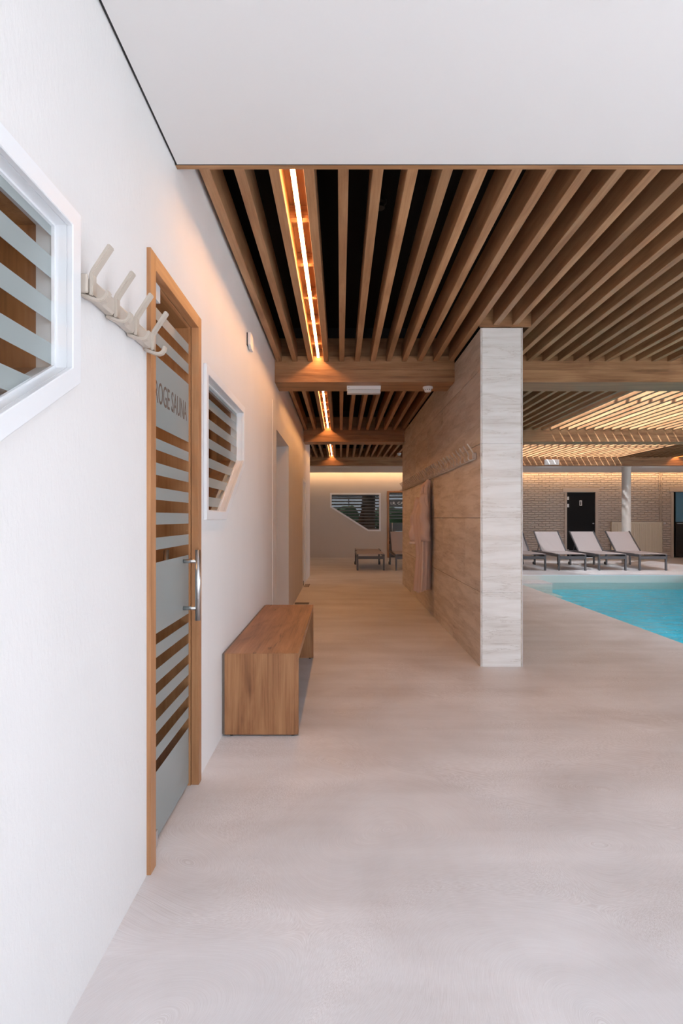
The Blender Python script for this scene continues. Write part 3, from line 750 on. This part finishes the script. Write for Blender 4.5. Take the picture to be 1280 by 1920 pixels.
box('hatch_lid', XW+0.012, XW+0.085, 10.35, 10.83, 0, 0.003, 'lounger_sling', o)
box('hatch_edge', XW+0.086, XW+0.10, 10.35, 10.83, 0, 0.005, 'grate_metal', o)
# thermostat
o = empty('wall_sensor', (XW, 4.2, 2.39)); tag(o, 'small white sensor box high on the corridor wall', 'sensor')
box('back_plate', XW, XW+0.006, 4.14, 4.27, 2.40, 2.486, 'black_gap', o)  # black sheet stands in for the shadow gap beside the cover
prism('cover', [(4.145, 2.49), (4.275, 2.49), (4.275, 2.385), (4.19, 2.385), (4.145, 2.405)], 'X', XW+0.006, XW+0.027, 'white_plastic', o, bevel=0.002)

# ------------------------------------------------------------------ coat racks
def hook_mesh(s):
    a = strap_poly([(0.030, 1.753), (0.030, 1.806), (0.0345, 1.816), (0.0765, 1.880)], 0.0105)
    b = strap_poly([(0.004, 1.757), (0.020, 1.750), (0.036, 1.744), (0.050, 1.7415), (0.060, 1.745), (0.067, 1.754), (0.0695, 1.767)], 0.0095)
    verts, faces = [], []
    for poly in (a, b):
        n = len(poly); k = len(verts); w = 0.0125
        verts += [(s*p[0], -w, p[1]-1.75) for p in poly] + [(s*p[0], w, p[1]-1.75) for p in poly]
        h = n//2
        for i in range(h-1):
            faces += [(k+i, k+i+1, k+n-2-i, k+n-1-i), (k+n+i, k+n+i+1, k+2*n-2-i, k+2*n-1-i)]
        for i in range(n): faces.append((k+i, k+(i+1) % n, k+n+(i+1) % n, k+n+i))
    me = bpy.data.meshes.new('hook'); me.from_pydata(verts, [], faces)
    bm = bmesh.new(); bm.from_mesh(me); bmesh.ops.recalc_face_normals(bm, faces=bm.faces)
    ed = [e for e in bm.edges if len(e.link_faces) == 2 and e.calc_face_angle(0) > 1.0]
    bmesh.ops.bevel(bm, geom=ed, offset=0.0022, segments=2, affect='EDGES'); bm.to_mesh(me); bm.free()
    me.materials.append(MATS['rack_beige'])
    return me
def coat_rack(x, s, z, y0, pitch, n, label):
    r = empty('coat_rack', (x, y0, z)); tag(r, label, 'coat rack')
    hm = hook_mesh(s)
    ln = pitch*(n-1)
    for k in range(n): link('hook', hm, None, r, (x, y0+0.012+pitch*k, z+0.01))
    # rail between the hooks: faceted bars, and end stubs
    for k in range(n-1):
        ya, yb = y0+0.024+pitch*k, y0+pitch*(k+1)
        v = []
        for yy, d in ((ya, 0.017), (ya+0.022, 0.026), (yb-0.004, 0.029), (yb, 0.026)):
            v += [(x+s*0.005, yy, z+0.019), (x+s*(d-0.004), yy, z+0.017), (x+s*d, yy, z+0.024), (x+s*d, yy, z+0.058), (x+s*(d-0.004), yy, z+0.065), (x+s*0.005, yy, z+0.063)]
        f = [tuple(range(6)), tuple(range(18, 24))]
        for i in range(3):
            for j in range(6): f.append((i*6+j, i*6+(j+1) % 6, (i+1)*6+(j+1) % 6, (i+1)*6+j))
        raw('rail', v, f, 'rack_beige', r)
    xs = sorted((x+s*0.004, x+s*0.026)); box('end_cap', xs[0], xs[1], y0-0.012, y0, z+0.017, z+0.064, 'rack_beige', r, 0.004, 2)
    for k in range(0, n, 6):
        ya = y0+pitch*k-0.004; xs = sorted((x, x+s*0.006)); box('wall_bracket', xs[0], xs[1], ya, ya+0.03, z+0.03, z+0.055, 'rack_beige', r, 0.001)
    return r
coat_rack(XW, 1, 1.740, 1.484, 0.1605, 4, 'beige four-hook coat rack on the white wall between window and sauna door')
coat_rack(XS0, -1, 1.676, 4.965, 0.1655, 35, 'long beige coat rack of many hooks along the travertine wall')

# ------------------------------------------------------------------ bathrobe on the rack
def robe():
    Yc, r = 7.46, empty('bathrobe', (1.06, 7.45, 0.28)); tag(r, 'dusty pink bathrobe hanging from the rack on the travertine wall', 'bathrobe')
    def lerp(tab, z):
        for (z0, a), (z1, b) in zip(tab, tab[1:]):
            if z0 >= z >= z1: return a+(b-a)*(z0-z)/(z0-z1)
        return tab[-1][1]
    yl = [(1.665, -0.08), (1.60, -0.12), (1.45, -0.16), (1.35, -0.20), (1.2, -0.24), (0.9, -0.22), (0.6, -0.19), (0.20, -0.17)]
    yr = [(1.665, 0.00), (1.60, 0.10), (1.45, 0.18), (1.35, 0.25), (1.2, 0.30), (1.0, 0.27), (0.8, 0.22), (0.6, 0.24), (0.20, 0.28)]
    dp = [(1.665, 0.03), (1.60, 0.07), (1.45, 0.12), (1.22, 0.19), (1.0, 0.17), (0.75, 0.15), (0.20, 0.18)]
    seg, rows_ = 72, 46; verts, faces = [], []
    for i in range(rows_+1):
        t = i/rows_; z = 1.665-1.365*t
        a, b, dd = lerp(yl, z), lerp(yr, z), lerp(dp, z)
        for k in range(seg):
            th = 2*PI*k/seg
            u = math.cos(th); v = math.sin(th)
            fold = 1+min(1, t*2.2)*(0.26*abs(math.cos(3.5*th+0.8*t))-0.12+0.20*math.cos(11*th+0.7+1.5*t))*(0.65+0.35*max(0, v))
            y = Yc+(a+b)/2+(b-a)/2*u*(0.75+0.25*fold)-0.15*max(0, (z-1.35))*1.0
            x = XS0-0.012-dd*0.5-dd*0.5*v*fold
            hem = 0.07*math.sin(th*2+0.6)*max(0, t-0.9)*10*0.35
            verts.append((min(x, XS0-0.004), y, z+hem))
    for i in range(rows_):
        for k in range(seg): faces.append((i*seg+k, i*seg+(k+1) % seg, (i+1)*seg+(k+1) % seg, (i+1)*seg+k))
    faces.append(tuple(range(seg)))
    raw('body', verts, faces, 'robe_cloth', r, True)
    # sleeve hanging at the far side, and the near sleeve flattened against the wall
    for pts, ra, rb in (([(1.01, 7.50, 1.44), (0.965, 7.54, 1.30), (0.940, 7.55, 1.12), (0.945, 7.54, 0.90)], 0.055, 0.075),
                        ([(1.02, 7.30, 1.48), (1.01, 7.24, 1.30), (1.02, 7.22, 1.10), (1.03, 7.23, 0.92)], 0.05, 0.062)):
        full = []
        for i in range(len(pts)-1):
            for j in range(6): full.append(Vector(pts[i]).lerp(Vector(pts[i+1]), j/6))
        full.append(Vector(pts[-1])); v, f = tube_mesh(full, ra, 20, rb)
        v = [(min(p[0]+0.012*math.sin(p[2]*30), XS0-0.004), p[1]+0.008*math.sin(p[2]*23+1), p[2]) for p in v]
        raw('sleeve', v, f, 'robe_cloth', r, True)
    # shawl collar: two wide folded bands from the hanging loop down the front
    for cpts in ([(1.085, 7.34, 1.655), (1.03, 7.42, 1.59), (1.0, 7.36, 1.47), (1.03, 7.24, 1.34)],
                 [(1.085, 7.34, 1.655), (1.05, 7.31, 1.57), (1.04, 7.25, 1.42), (1.05, 7.22, 1.28)]):
        full = []
        for i in range(3):
            for j in range(6): full.append(Vector(cpts[i]).lerp(Vector(cpts[i+1]), j/6))
        full.append(Vector(cpts[-1])); v, f = tube_mesh(full, 0.030, 12, 0.022)
        raw('collar', v, f, 'robe_cloth', r, True)
    tube('piping', [(1.03, 7.205, 1.30), (1.0, 7.20, 1.1), (0.995, 7.22, 0.8), (0.99, 7.24, 0.5), (0.985, 7.25, 0.33)], 0.010, 'robe_piping', r, 8)
    tube('piping', [(1.045, 7.46, 1.60), (0.985, 7.36, 1.50), (0.985, 7.27, 1.40), (1.02, 7.20, 1.30)], 0.011, 'robe_piping', r, 8)
    tube('cuff', [(0.945, 7.54, 0.905), (0.946, 7.54, 0.875)], 0.079, 'robe_piping', r, 20)
    tube('hanging_loop', [(1.085, 7.335, 1.655), (1.072, 7.30, 1.69), (1.070, 7.298, 1.685), (1.088, 7.33, 1.645)], 0.005, 'robe_piping', r, 8)
robe()

# ------------------------------------------------------------------ wooden bench
b_ = empty('bench', (-0.434, 4.2, 0)); tag(b_, 'wooden waterfall bench standing against the white wall', 'bench')
BX0, BX1, BY0, BY1, BH, BT = -0.636, -0.231, 3.278, 5.12, 0.456, 0.042
def mitre(name, quad_yz, mat):
    prism(name, quad_yz, 'X', BX0, BX1, mat, b_, bevel=0.0012)
mitre('seat', [(BY0, BH), (BY1, BH), (BY1-BT, BH-BT), (BY0+BT, BH-BT)], 'bench_wood')
mitre('leg', [(BY0, BH-0.0006), (BY0+BT, BH-BT-0.0006), (BY0+BT, 0.010), (BY0, 0.010)], 'bench_leg_wood')
mitre('leg', [(BY1, BH-0.0006), (BY1-BT, BH-BT-0.0006), (BY1-BT, 0.010), (BY1, 0.010)], 'bench_leg_wood')
box('wall_strip', XW+0.001, BX0-0.0005, BY0+0.003, BY1-0.003, 0.012, BH-0.004, 'grate_metal', b_)  # dark strip stands in for the shade between bench and wall
for y in (BY0+0.021, BY1-0.021):
    for x in (BX0+0.035, BX1-0.03):
        lathe('foot', [(0.009, 0), (0.009, 0.010)], (x, y, 0), 'rubber', b_, 12)

# ------------------------------------------------------------------ ceiling-mounted devices
def emergency_light(x0, x1, y0, y1, ztop, h, label):
    e = empty('emergency_light', ((x0+x1)/2, (y0+y1)/2, ztop)); tag(e, label, 'emergency light', 'emergency lights on the beams')
    box('housing', x0, x1, y0, y1, ztop-h*0.48, ztop, 'white_plastic', e, 0.004, 2)
    box('lens', x0+0.004, x1-0.004, y0+0.004, y1-0.004, ztop-h, ztop-h*0.48, 'clear_plastic', e, 0.006, 2)
    lathe('indicator', [(0.004, 0), (0.004, 0.003)], (x0+0.02, y0-0.001, ztop-h*0.25), 'black_gap', e, 8)
emergency_light(0.065, 0.41, 6.06, 6.15, 2.543, 0.078, 'white emergency light box under the corridor beam')
e = empty('emergency_light', (5.39, 15.27, 2.55)); tag(e, 'white emergency light box on the far beam above the loungers', 'emergency light', 'emergency lights on the beams')
box('housing', 5.21, 5.58, 15.245, 15.2995, 2.555, 2.69, 'white_plastic', e, 0.006, 2)
box('lens', 5.23, 5.56, 15.235, 15.2445, 2.57, 2.675, 'clear_plastic', e, 0.003)
def smoke(x, y, z, label):
    e = empty('smoke_detector', (x, y, z)); tag(e, label, 'smoke detector', 'smoke detectors')
    lathe('base', [(0.050, -0.022), (0.052, -0.018), (0.052, -0.004), (0.050, 0.0)], (x, y, z), 'white_plastic', e, 28)
    lathe('sensor_head', [(0.022, -0.056), (0.030, -0.054), (0.036, -0.040), (0.040, -0.022)], (x, y, z), 'white_plastic', e, 28)
    for k in range(10):
        a = 2*PI*k/10; box('vent_slot', x+0.036*math.cos(a)-0.003, x+0.036*math.cos(a)+0.003, y+0.036*math.sin(a)-0.003, y+0.036*math.sin(a)+0.003, z-0.038, z-0.028, 'black_gap', e)
smoke(0.895, 6.12, 2.543, 'white smoke detector under the nearest corridor beam')
smoke(SX+SP*13, 14.3, ZS, 'white smoke detector under the farthest slats by the travertine wall')
for x0, x1, nm in ((-0.39, 0.27, 'white slot diffuser in the far ceiling at the corridor end'), (5.12, 5.80, 'white slot diffuser in the far ceiling above the left loungers'), (7.90, 8.62, 'white slot diffuser in the far ceiling beside the round column')):
    e = empty('air_diffuser', ((x0+x1)/2, 15.75, 2.543)); tag(e, nm, 'air diffuser', 'slot diffusers in the far ceiling')
    box('diffuser_frame', x0, x1, 15.64, 15.86, 2.536, 2.543, 'white_plastic', e, 0.001)
    for k in range(3): box('slot', x0+0.03, x1-0.03, 15.68+k*0.05, 15.70+k*0.05, 2.5345, 2.536, 'black_fixture' if k == 9 else 'white_plastic', e)

# ------------------------------------------------------------------ pool
p = empty('swimming_pool', (5.1, 8, -1.6)); tag(p, 'turquoise indoor swimming pool with pale stone edge and corner steps', 'pool')
x0, x1, y0, y1 = POOL; ZB = -1.45
box('basin_floor', x0-0.1, x1+0.1, y0-0.1, y1+0.1, ZB-0.1, ZB, 'pool_liner', p)
for nm, a in (('basin_wall', (x0-0.1, x0, y0-0.1, y1+0.1)), ('basin_wall', (x1, x1+0.1, y0-0.1, y1+0.1)), ('basin_wall', (x0, x1, y0-0.1, y0)), ('basin_wall', (x0, x1, y1, y1+0.1))):
    box(nm, *a, ZB, -0.201, 'pool_liner', p)
box('rim_band', x0, x1, y1-0.012, y1-0.0005, -0.30, -0.012, 'pool_stone', p)
box('edge_trim', x0, x1, y1-0.014, y1+0.02, -0.012, 0.003, 'white_frame', p)
zs = [(-0.10, 11.84), (-0.29, 11.35), (-0.48, 10.86), (-0.67, 10.37), (-0.86, 9.88)]
for i, (z, ya) in enumerate(zs):
    box('step', x0+0.0005, 4.20, ya, y1-0.013 if i == 0 else zs[i-1][1]-0.0005, ZB+0.001, z-0.02, 'pool_stone', p)
    box('step_tread', x0+0.0005, 4.215, ya-0.015, y1-0.013 if i == 0 else zs[i-1][1]-0.0005, z-0.0195, z, 'floor_cement' if i == 0 else 'pool_stone', p, 0.002)
# water body (closed, sits in the basin around the steps)
wt = box('pool_water', x0+0.001, x1-0.001, y0+0.001, y1-0.0125, ZB+0.0005, ZW, 'pool_water')
tag(wt, 'clear turquoise water filling the swimming pool', 'water', kind='stuff')

# ------------------------------------------------------------------ sun loungers
def lounger_proto(raised):
    L, W, H = 1.90, 0.64, 0.375
    r = empty('sun_lounger', (0, 0, 0))
    m = 'lounger_metal'; y_h = 1.20
    for x in (0, W-0.04):
        box('side_rail', x, x+0.04, 0, L, H-0.065, H-0.012, m, r, 0.003)
        box('leg', x, x+0.04, 0.0, 0.045, 0, H-0.0655, m, r, 0.003)
        box('leg', x, x+0.04, 1.70, 1.745, 0, H-0.0655, m, r, 0.003)
        tube('wheel', [(x-0.012 if x == 0 else x+0.041, 1.76, 0.04), (x-0.001 if x == 0 else x+0.052, 1.76, 0.04)], 0.04, 'rubber', r, 16)
    box('end_rail', 0.04, W-0.04, 0.0, 0.03, H-0.115, H-0.05, m, r, 0.003)
    box('end_rail', 0.04, W-0.04, L-0.03, L, H-0.065, H-0.012, m, r, 0.003)
    box('cross_rail', 0.04, W-0.04, y_h, y_h+0.03, H-0.065, H-0.035, m, r)
    n = 12; v, f = [], []
    for i in range(n+1):      # slightly sagging sling seat
        u = i/n; y = u*y_h; sag = 0.012*math.sin(PI*u)
        for k in range(7):
            q = k/6; v.append((0.008+q*(W-0.016), y, H+0.004-sag*math.sin(PI*q)))
    m7 = len(v); v += [(a, b, c-0.008) for a, b, c in v]
    for i in range(n):
        for k in range(6):
            a = i*7+k; f += [(a, a+1, a+8, a+7), (m7+a, m7+a+7, m7+a+8, m7+a+1)]
    for i in range(n):
        for a, b in ((i*7, (i+1)*7), (i*7+6, (i+1)*7+6)): f.append((a, b, m7+b, m7+a))
    for k in range(6):
        f += [(k, k+1, m7+k+1, m7+k), (n*7+k, n*7+k+1, m7+n*7+k+1, m7+n*7+k)]
    raw('seat_sling', v, f, 'lounger_sling', r, False)
    ang = math.radians(39.5 if raised else 0.8); bl = 0.745 if raised else 0.68
    b = empty('backrest', (W/2, y_h+0.01, H+0.004), r)
    dy, dz = math.cos(ang), math.sin(ang); yy, zz = y_h+0.012, H-0.004
    def slab(nm, xa, xb, s0, s1, t0, t1, mat):
        P = lambda s, t: (yy+dy*s-dz*t, zz+dz*s+dy*t)
        prism(nm, [P(s0, t0), P(s1, t0), P(s1, t1), P(s0, t1)], 'X', xa, xb, mat, b)
    slab('backrest_sling', 0.03, W-0.03, 0, bl-0.01, 0.004, 0.013, 'lounger_sling')
    for x in (0.0, W-0.03): slab('backrest_rail', x+0.0005, x+0.0295, 0, bl, 0, 0.026, m)
    slab('backrest_rail', 0.031, W-0.031, bl-0.02, bl, -0.012, 0.003, m)
    if raised:
        for x in (0.06, W-0.07):
            tube('strut', [(x, yy+dy*0.38, zz+dz*0.38), (x, yy+0.42, H-0.05)], 0.008, m, b, 8)
    return r
LG = 'loungers along the back wall'
def mat_world(o, x, y): o.location = (x, y, 0)
rz = lounger_proto(True)
spots = [(6.80, 'taupe sun lounger with raised back, farthest right beside the round column'),
         (5.875, 'taupe sun lounger with raised back in front of the black door'),
         (4.96, 'taupe sun lounger with raised back just left of the black door'),
         (4.045, 'taupe sun lounger mostly hidden behind the pale stone pillar edge'),
         (1.25, 'taupe sun lounger with raised back before the wooden cabin door')]
for i, (x, lab) in enumerate(spots):
    o = rz if i == 0 else copy_tree(rz)
    mat_world(o, x, 13.60); tag(o, lab, 'sun lounger', LG)
fz = lounger_proto(False); mat_world(fz, 0.37, 13.62); tag(fz, 'taupe sun lounger lying flat below the angular cabin window', 'sun lounger', LG)

# ------------------------------------------------------------------ column, doors, radiator, cabin at the back wall
o = lathe('column', [(0.118, 0), (0.118, 0.02), (0.113, 0.03), (0.113, 2.52), (0.125, 2.53), (0.125, 2.542)], (7.51, 15.70, 0), 'column_paint', None, 32)
for q in o.data.polygons: q.use_smooth = len(q.vertices) == 4
tag(o, 'round off-white column behind the right lounger', 'column')
def lintel_door(name, label, d, leaf_mat):
    r = empty(name, (d[0], YB, 0)); tag(r, label, kind='structure')
    box('lintel', d[0]-0.13, d[1]+0.10, YB-0.03, YB-0.0005, d[2]+0.001, d[2]+0.135, 'beige_paint', r, 0.004)
    for a, b in ((d[0]-0.075, d[0]), (d[1], d[1]+0.075)):
        box('jamb', a, b, YB-0.02, YB-0.0005, 0, d[2], 'beige_paint', r, 0.003)
    return r
da = lintel_door('door_3', 'black washroom door with a white sign', DA, 'door_black')
lf = box('leaf', DA[0]+0.004, DA[1]-0.004, YB+0.03, YB+0.07, 0.006, DA[2]-0.004, 'door_black', da)
for z in (1.79, 1.57, 0.19):
    box('hinge', DA[0]+0.006, DA[0]+0.075, YB+0.018, YB+0.0295, z-0.05, z+0.05, 'white_plastic', lf, 0.003)
sg = box('sign', 7.21, 7.285, YB+0.024, YB+0.0295, 1.565, 1.725, 'print_white', lf, 0.001)
lathe('knob', [(0.008, 0), (0.024, 0.012), (0.024, 0.03), (0.01, 0.04)], (DA[1]-0.06, YB+0.012, 1.01), 'steel', lf, 14)
pic = prism('pictogram', [(7.2475+0.021*math.cos(a), 1.675+0.021*math.sin(a)) for a in [i*PI/6 for i in range(12)]], 'Y', YB+0.0232, YB+0.0239, 'door_black', sg)
prism('pictogram', [(7.23, 1.65), (7.265, 1.65), (7.262, 1.615), (7.255, 1.58), (7.24, 1.58), (7.233, 1.615)], 'Y', YB+0.0232, YB+0.0239, 'door_black', sg)
db = lintel_door('door_4', 'dark glass washroom door standing ajar at the right edge', DB, 'dark_glass')
lf = empty('leaf', (DB[0], YB, 0), db)
box('pane', DB[0]+0.10, DB[1]-0.002, YB+0.05, YB+0.062, 0.02, DB[2]-0.01, 'window_glass', lf)
box('upper_panel', DB[0]+0.10, DB[1]-0.002, YB+0.0625, YB+0.07, 1.08, DB[2]-0.01, 'blue_panel', lf)  # blue reflection on the door glass, put in as flat colour
box('lower_panel', DB[0]+0.10, DB[1]-0.002, YB+0.0625, YB+0.07, 0.02, 1.0795, 'door_black', lf)
tube('lever', [(DB[0]+0.13, YB+0.05, 1.03), (DB[0]+0.13, YB+0.0, 1.03), (DB[0]+0.30, YB+0.0, 1.03)], 0.012, 'steel', lf)
tl = empty('toilet', (10.2, YB+0.9, 0)); tag(tl, 'white wall-hung toilet glimpsed inside the dark washroom', 'toilet')
v, f = [], []
for i, (r_, z) in enumerate(((0.10, 0.30), (0.15, 0.40), (0.185, 0.52), (0.19, 0.60), (0.19, 0.62))):
    for k in range(20): v.append((10.2+r_*0.95*math.cos(2*PI*k/20), YB+0.9+r_*1.35*math.sin(2*PI*k/20)+(0.62-z)*0.3, z))
for i in range(4):
    for k in range(20): f.append((i*20+k, i*20+(k+1) % 20, (i+1)*20+(k+1) % 20, (i+1)*20+k))
f += [tuple(range(20)), tuple(range(80, 100))]
raw('bowl', v, f, 'ceramic', tl, False)
prism('seat_lid', [(10.2+0.185*math.cos(2*PI*k/24), YB+0.9+0.26*math.sin(2*PI*k/24)) for k in range(24)], 'Z', 0.621, 0.645, 'ceramic', tl)
box('wall_mount', 10.08, 10.32, YB+1.12, YB+1.699, 0.32, 0.62, 'ceramic', tl, 0.02, 2)
# radiator
rd = empty('radiator', (8.88, YB-0.06, 0.155)); tag(rd, 'cream ribbed panel radiator on the painted brick wall', 'radiator')
box('panel', 8.14, 9.63, YB-0.085, YB-0.06, 0.165, 1.065, 'radiator_paint', rd, 0.003)
me = None
for k in range(33):
    x = 8.16+k*(1.45/33)+0.022
    if me is None: me = box_mesh(0.024, 0.016, 0.84, 0.005); me.name = 'rib'
    link('rib', me, 'radiator_paint', rd, (x, YB-0.093, 0.615))
box('top_grille', 8.13, 9.64, YB-0.10, YB-0.02, 1.066, 1.082, 'radiator_paint', rd)
box('side_panel', 8.128, 8.1395, YB-0.10, YB-0.02, 0.16, 1.0655, 'radiator_paint', rd)
box('side_panel', 9.6305, 9.642, YB-0.10, YB-0.02, 0.16, 1.0655, 'radiator_paint', rd)
for x in (8.4, 9.4): box('wall_bracket', x, x+0.04, YB-0.0595, YB-0.0005, 0.3, 0.9, 'radiator_paint', rd)
vv = empty('valve', (9.66, YB-0.06, 1.03), rd)
tube('valve_body', [(9.643, YB-0.06, 1.04), (9.69, YB-0.06, 1.04)], 0.014, 'copper_pipe', vv)
tube('valve_head', [(9.69, YB-0.06, 1.04), (9.76, YB-0.06, 1.04)], 0.022, 'white_plastic', vv)
tube('bleed_plug', [(9.643, YB-0.06, 0.20), (9.67, YB-0.06, 0.20)], 0.014, 'copper_pipe', vv)
pp = empty('heating_pipe', (9.6, YB-0.03, 1.05)); tag(pp, 'thin painted heating pipes running down to the radiator', 'pipe')
tube('pipe', [(9.60, YB-0.025, 2.75), (9.60, YB-0.025, 1.09)], 0.010, 'beige_paint', pp, 8)
tube('pipe', [(9.655, YB-0.025, 2.75), (9.655, YB-0.025, 1.12), (9.662, YB-0.055, 1.06)], 0.010, 'beige_paint', pp, 8)
for z in (2.2, 1.6): box('pipe_clip', 9.588, 9.668, YB-0.038, YB-0.0005, z, z+0.012, 'beige_paint', pp)

# cabin window and door at the corridor end
w3 = empty('window_3', (0.45, YB, 0.8)); tag(w3, 'angular infrared-cabin window with striped dark glass at the corridor end', kind='structure')
prism('casing', FW, 'Y', YB-0.012, YB-0.0002, 'white_frame', w3, [inset(FW, 0.048)])
prism('reveal', inset(FW, 0.0305), 'Y', YB-0.0002, YB+0.15, 'white_frame', w3, [inset(FW, 0.048)])
i4 = inset(FW, 0.0485)
prism('pane', i4, 'Y', YB+0.02, YB+0.028, 'dark_glass', w3)
z = 1.90
while z > 0.82:
    q = clip_band(i4, z-0.047, z)
    if len(q) >= 3: prism('frosted_stripe', q, 'Y', YB+0.0185, YB+0.0195, 'frosted_dark', w3)
    z -= 0.0915
d5 = empty('door_5', (1.88, YB, 0)); tag(d5, 'wood-framed striped glass door of the infrared cabin', kind='structure')
box('jamb', IR[0], IR[0]+0.062, YB-0.02, YB+0.1, 0, IR[2], 'door_wood', d5, 0.002)
box('jamb', IR[1]-0.062, IR[1], YB-0.02, YB+0.1, 0, IR[2], 'door_wood', d5, 0.002)
box('head', IR[0]+0.0625, IR[1]-0.0625, YB-0.02, YB+0.1, IR[2]-0.05, IR[2], 'door_wood_flat', d5, 0.002)
lf = empty('leaf', (1.88, YB, 0), d5)
gx0, gx1 = IR[0]+0.065, IR[1]-0.065
box('pane', gx0, gx1, YB+0.03, YB+0.038, 0.01, IR[2]-0.055, 'dark_glass', lf)
for lo, hi in ((1.90, 1.93), (1.80, 1.845), (1.53, 1.755), (1.44, 1.49), (1.35, 1.395), (1.255, 1.30), (1.165, 1.21), (0.80, 1.05), (0.70, 0.75), (0.6, 0.65), (0.5, 0.55), (0.012, 0.42)):
    box('frosted_band', gx0, gx1, YB+0.0285, YB+0.0295, lo, hi, 'frosted_dark', lf)
lettering('lettering', 'I.R. CABINE', 0.66, 0.078, 'print_white', lambda u, v, w: (1.517+u, YB+0.028-w, 1.605+v), lf)
tube('handle', [(1.555, YB-0.03, 0.80), (1.555, YB-0.03, 1.05)], 0.012, 'steel', lf)
for zz in (0.84, 1.01): tube('standoff', [(1.555, YB-0.03, zz), (1.555, YB+0.028, zz)], 0.007, 'steel', lf, 8)

# ------------------------------------------------------------------ garden behind the viewer (mirrored in the cabin glass)
random.seed(11)
for i in range(6):
    x = -7+i*3.6+random.uniform(-0.3, 0.3); y = -11+random.uniform(-1.5, 1.5); h = random.uniform(2.2, 3.6)
    t = empty('garden_tree', (x, y, -2.2))
    tag(t, 'leafy garden tree outside the rear glazing, %s of the six' % ('leftmost', 'second from the left', 'third from the left', 'third from the right', 'second from the right', 'rightmost')[i], 'tree', 'garden trees')
    tube('trunk', [(x, y, -2.2), (x+0.1, y, -0.6), (x, y+0.1, h*0.3)], 0.10, 'grate_metal', t, 8)
    bm = bmesh.new(); bmesh.ops.create_icosphere(bm, subdivisions=3, radius=1.0)
    for v in bm.verts:
        n = v.co.normalized(); q = 1+0.22*math.sin(5*n.x+i)*math.cos(4*n.y+2*i)+random.uniform(-0.10, 0.10)
        v.co = Vector((n.x*1.15*q, n.y*1.15*q, n.z*h*0.45*q))
    me = bpy.data.meshes.new('crown'); bm.to_mesh(me); bm.free(); link('crown', me, 'hedge_leaf', t, (x, y, h*0.4))
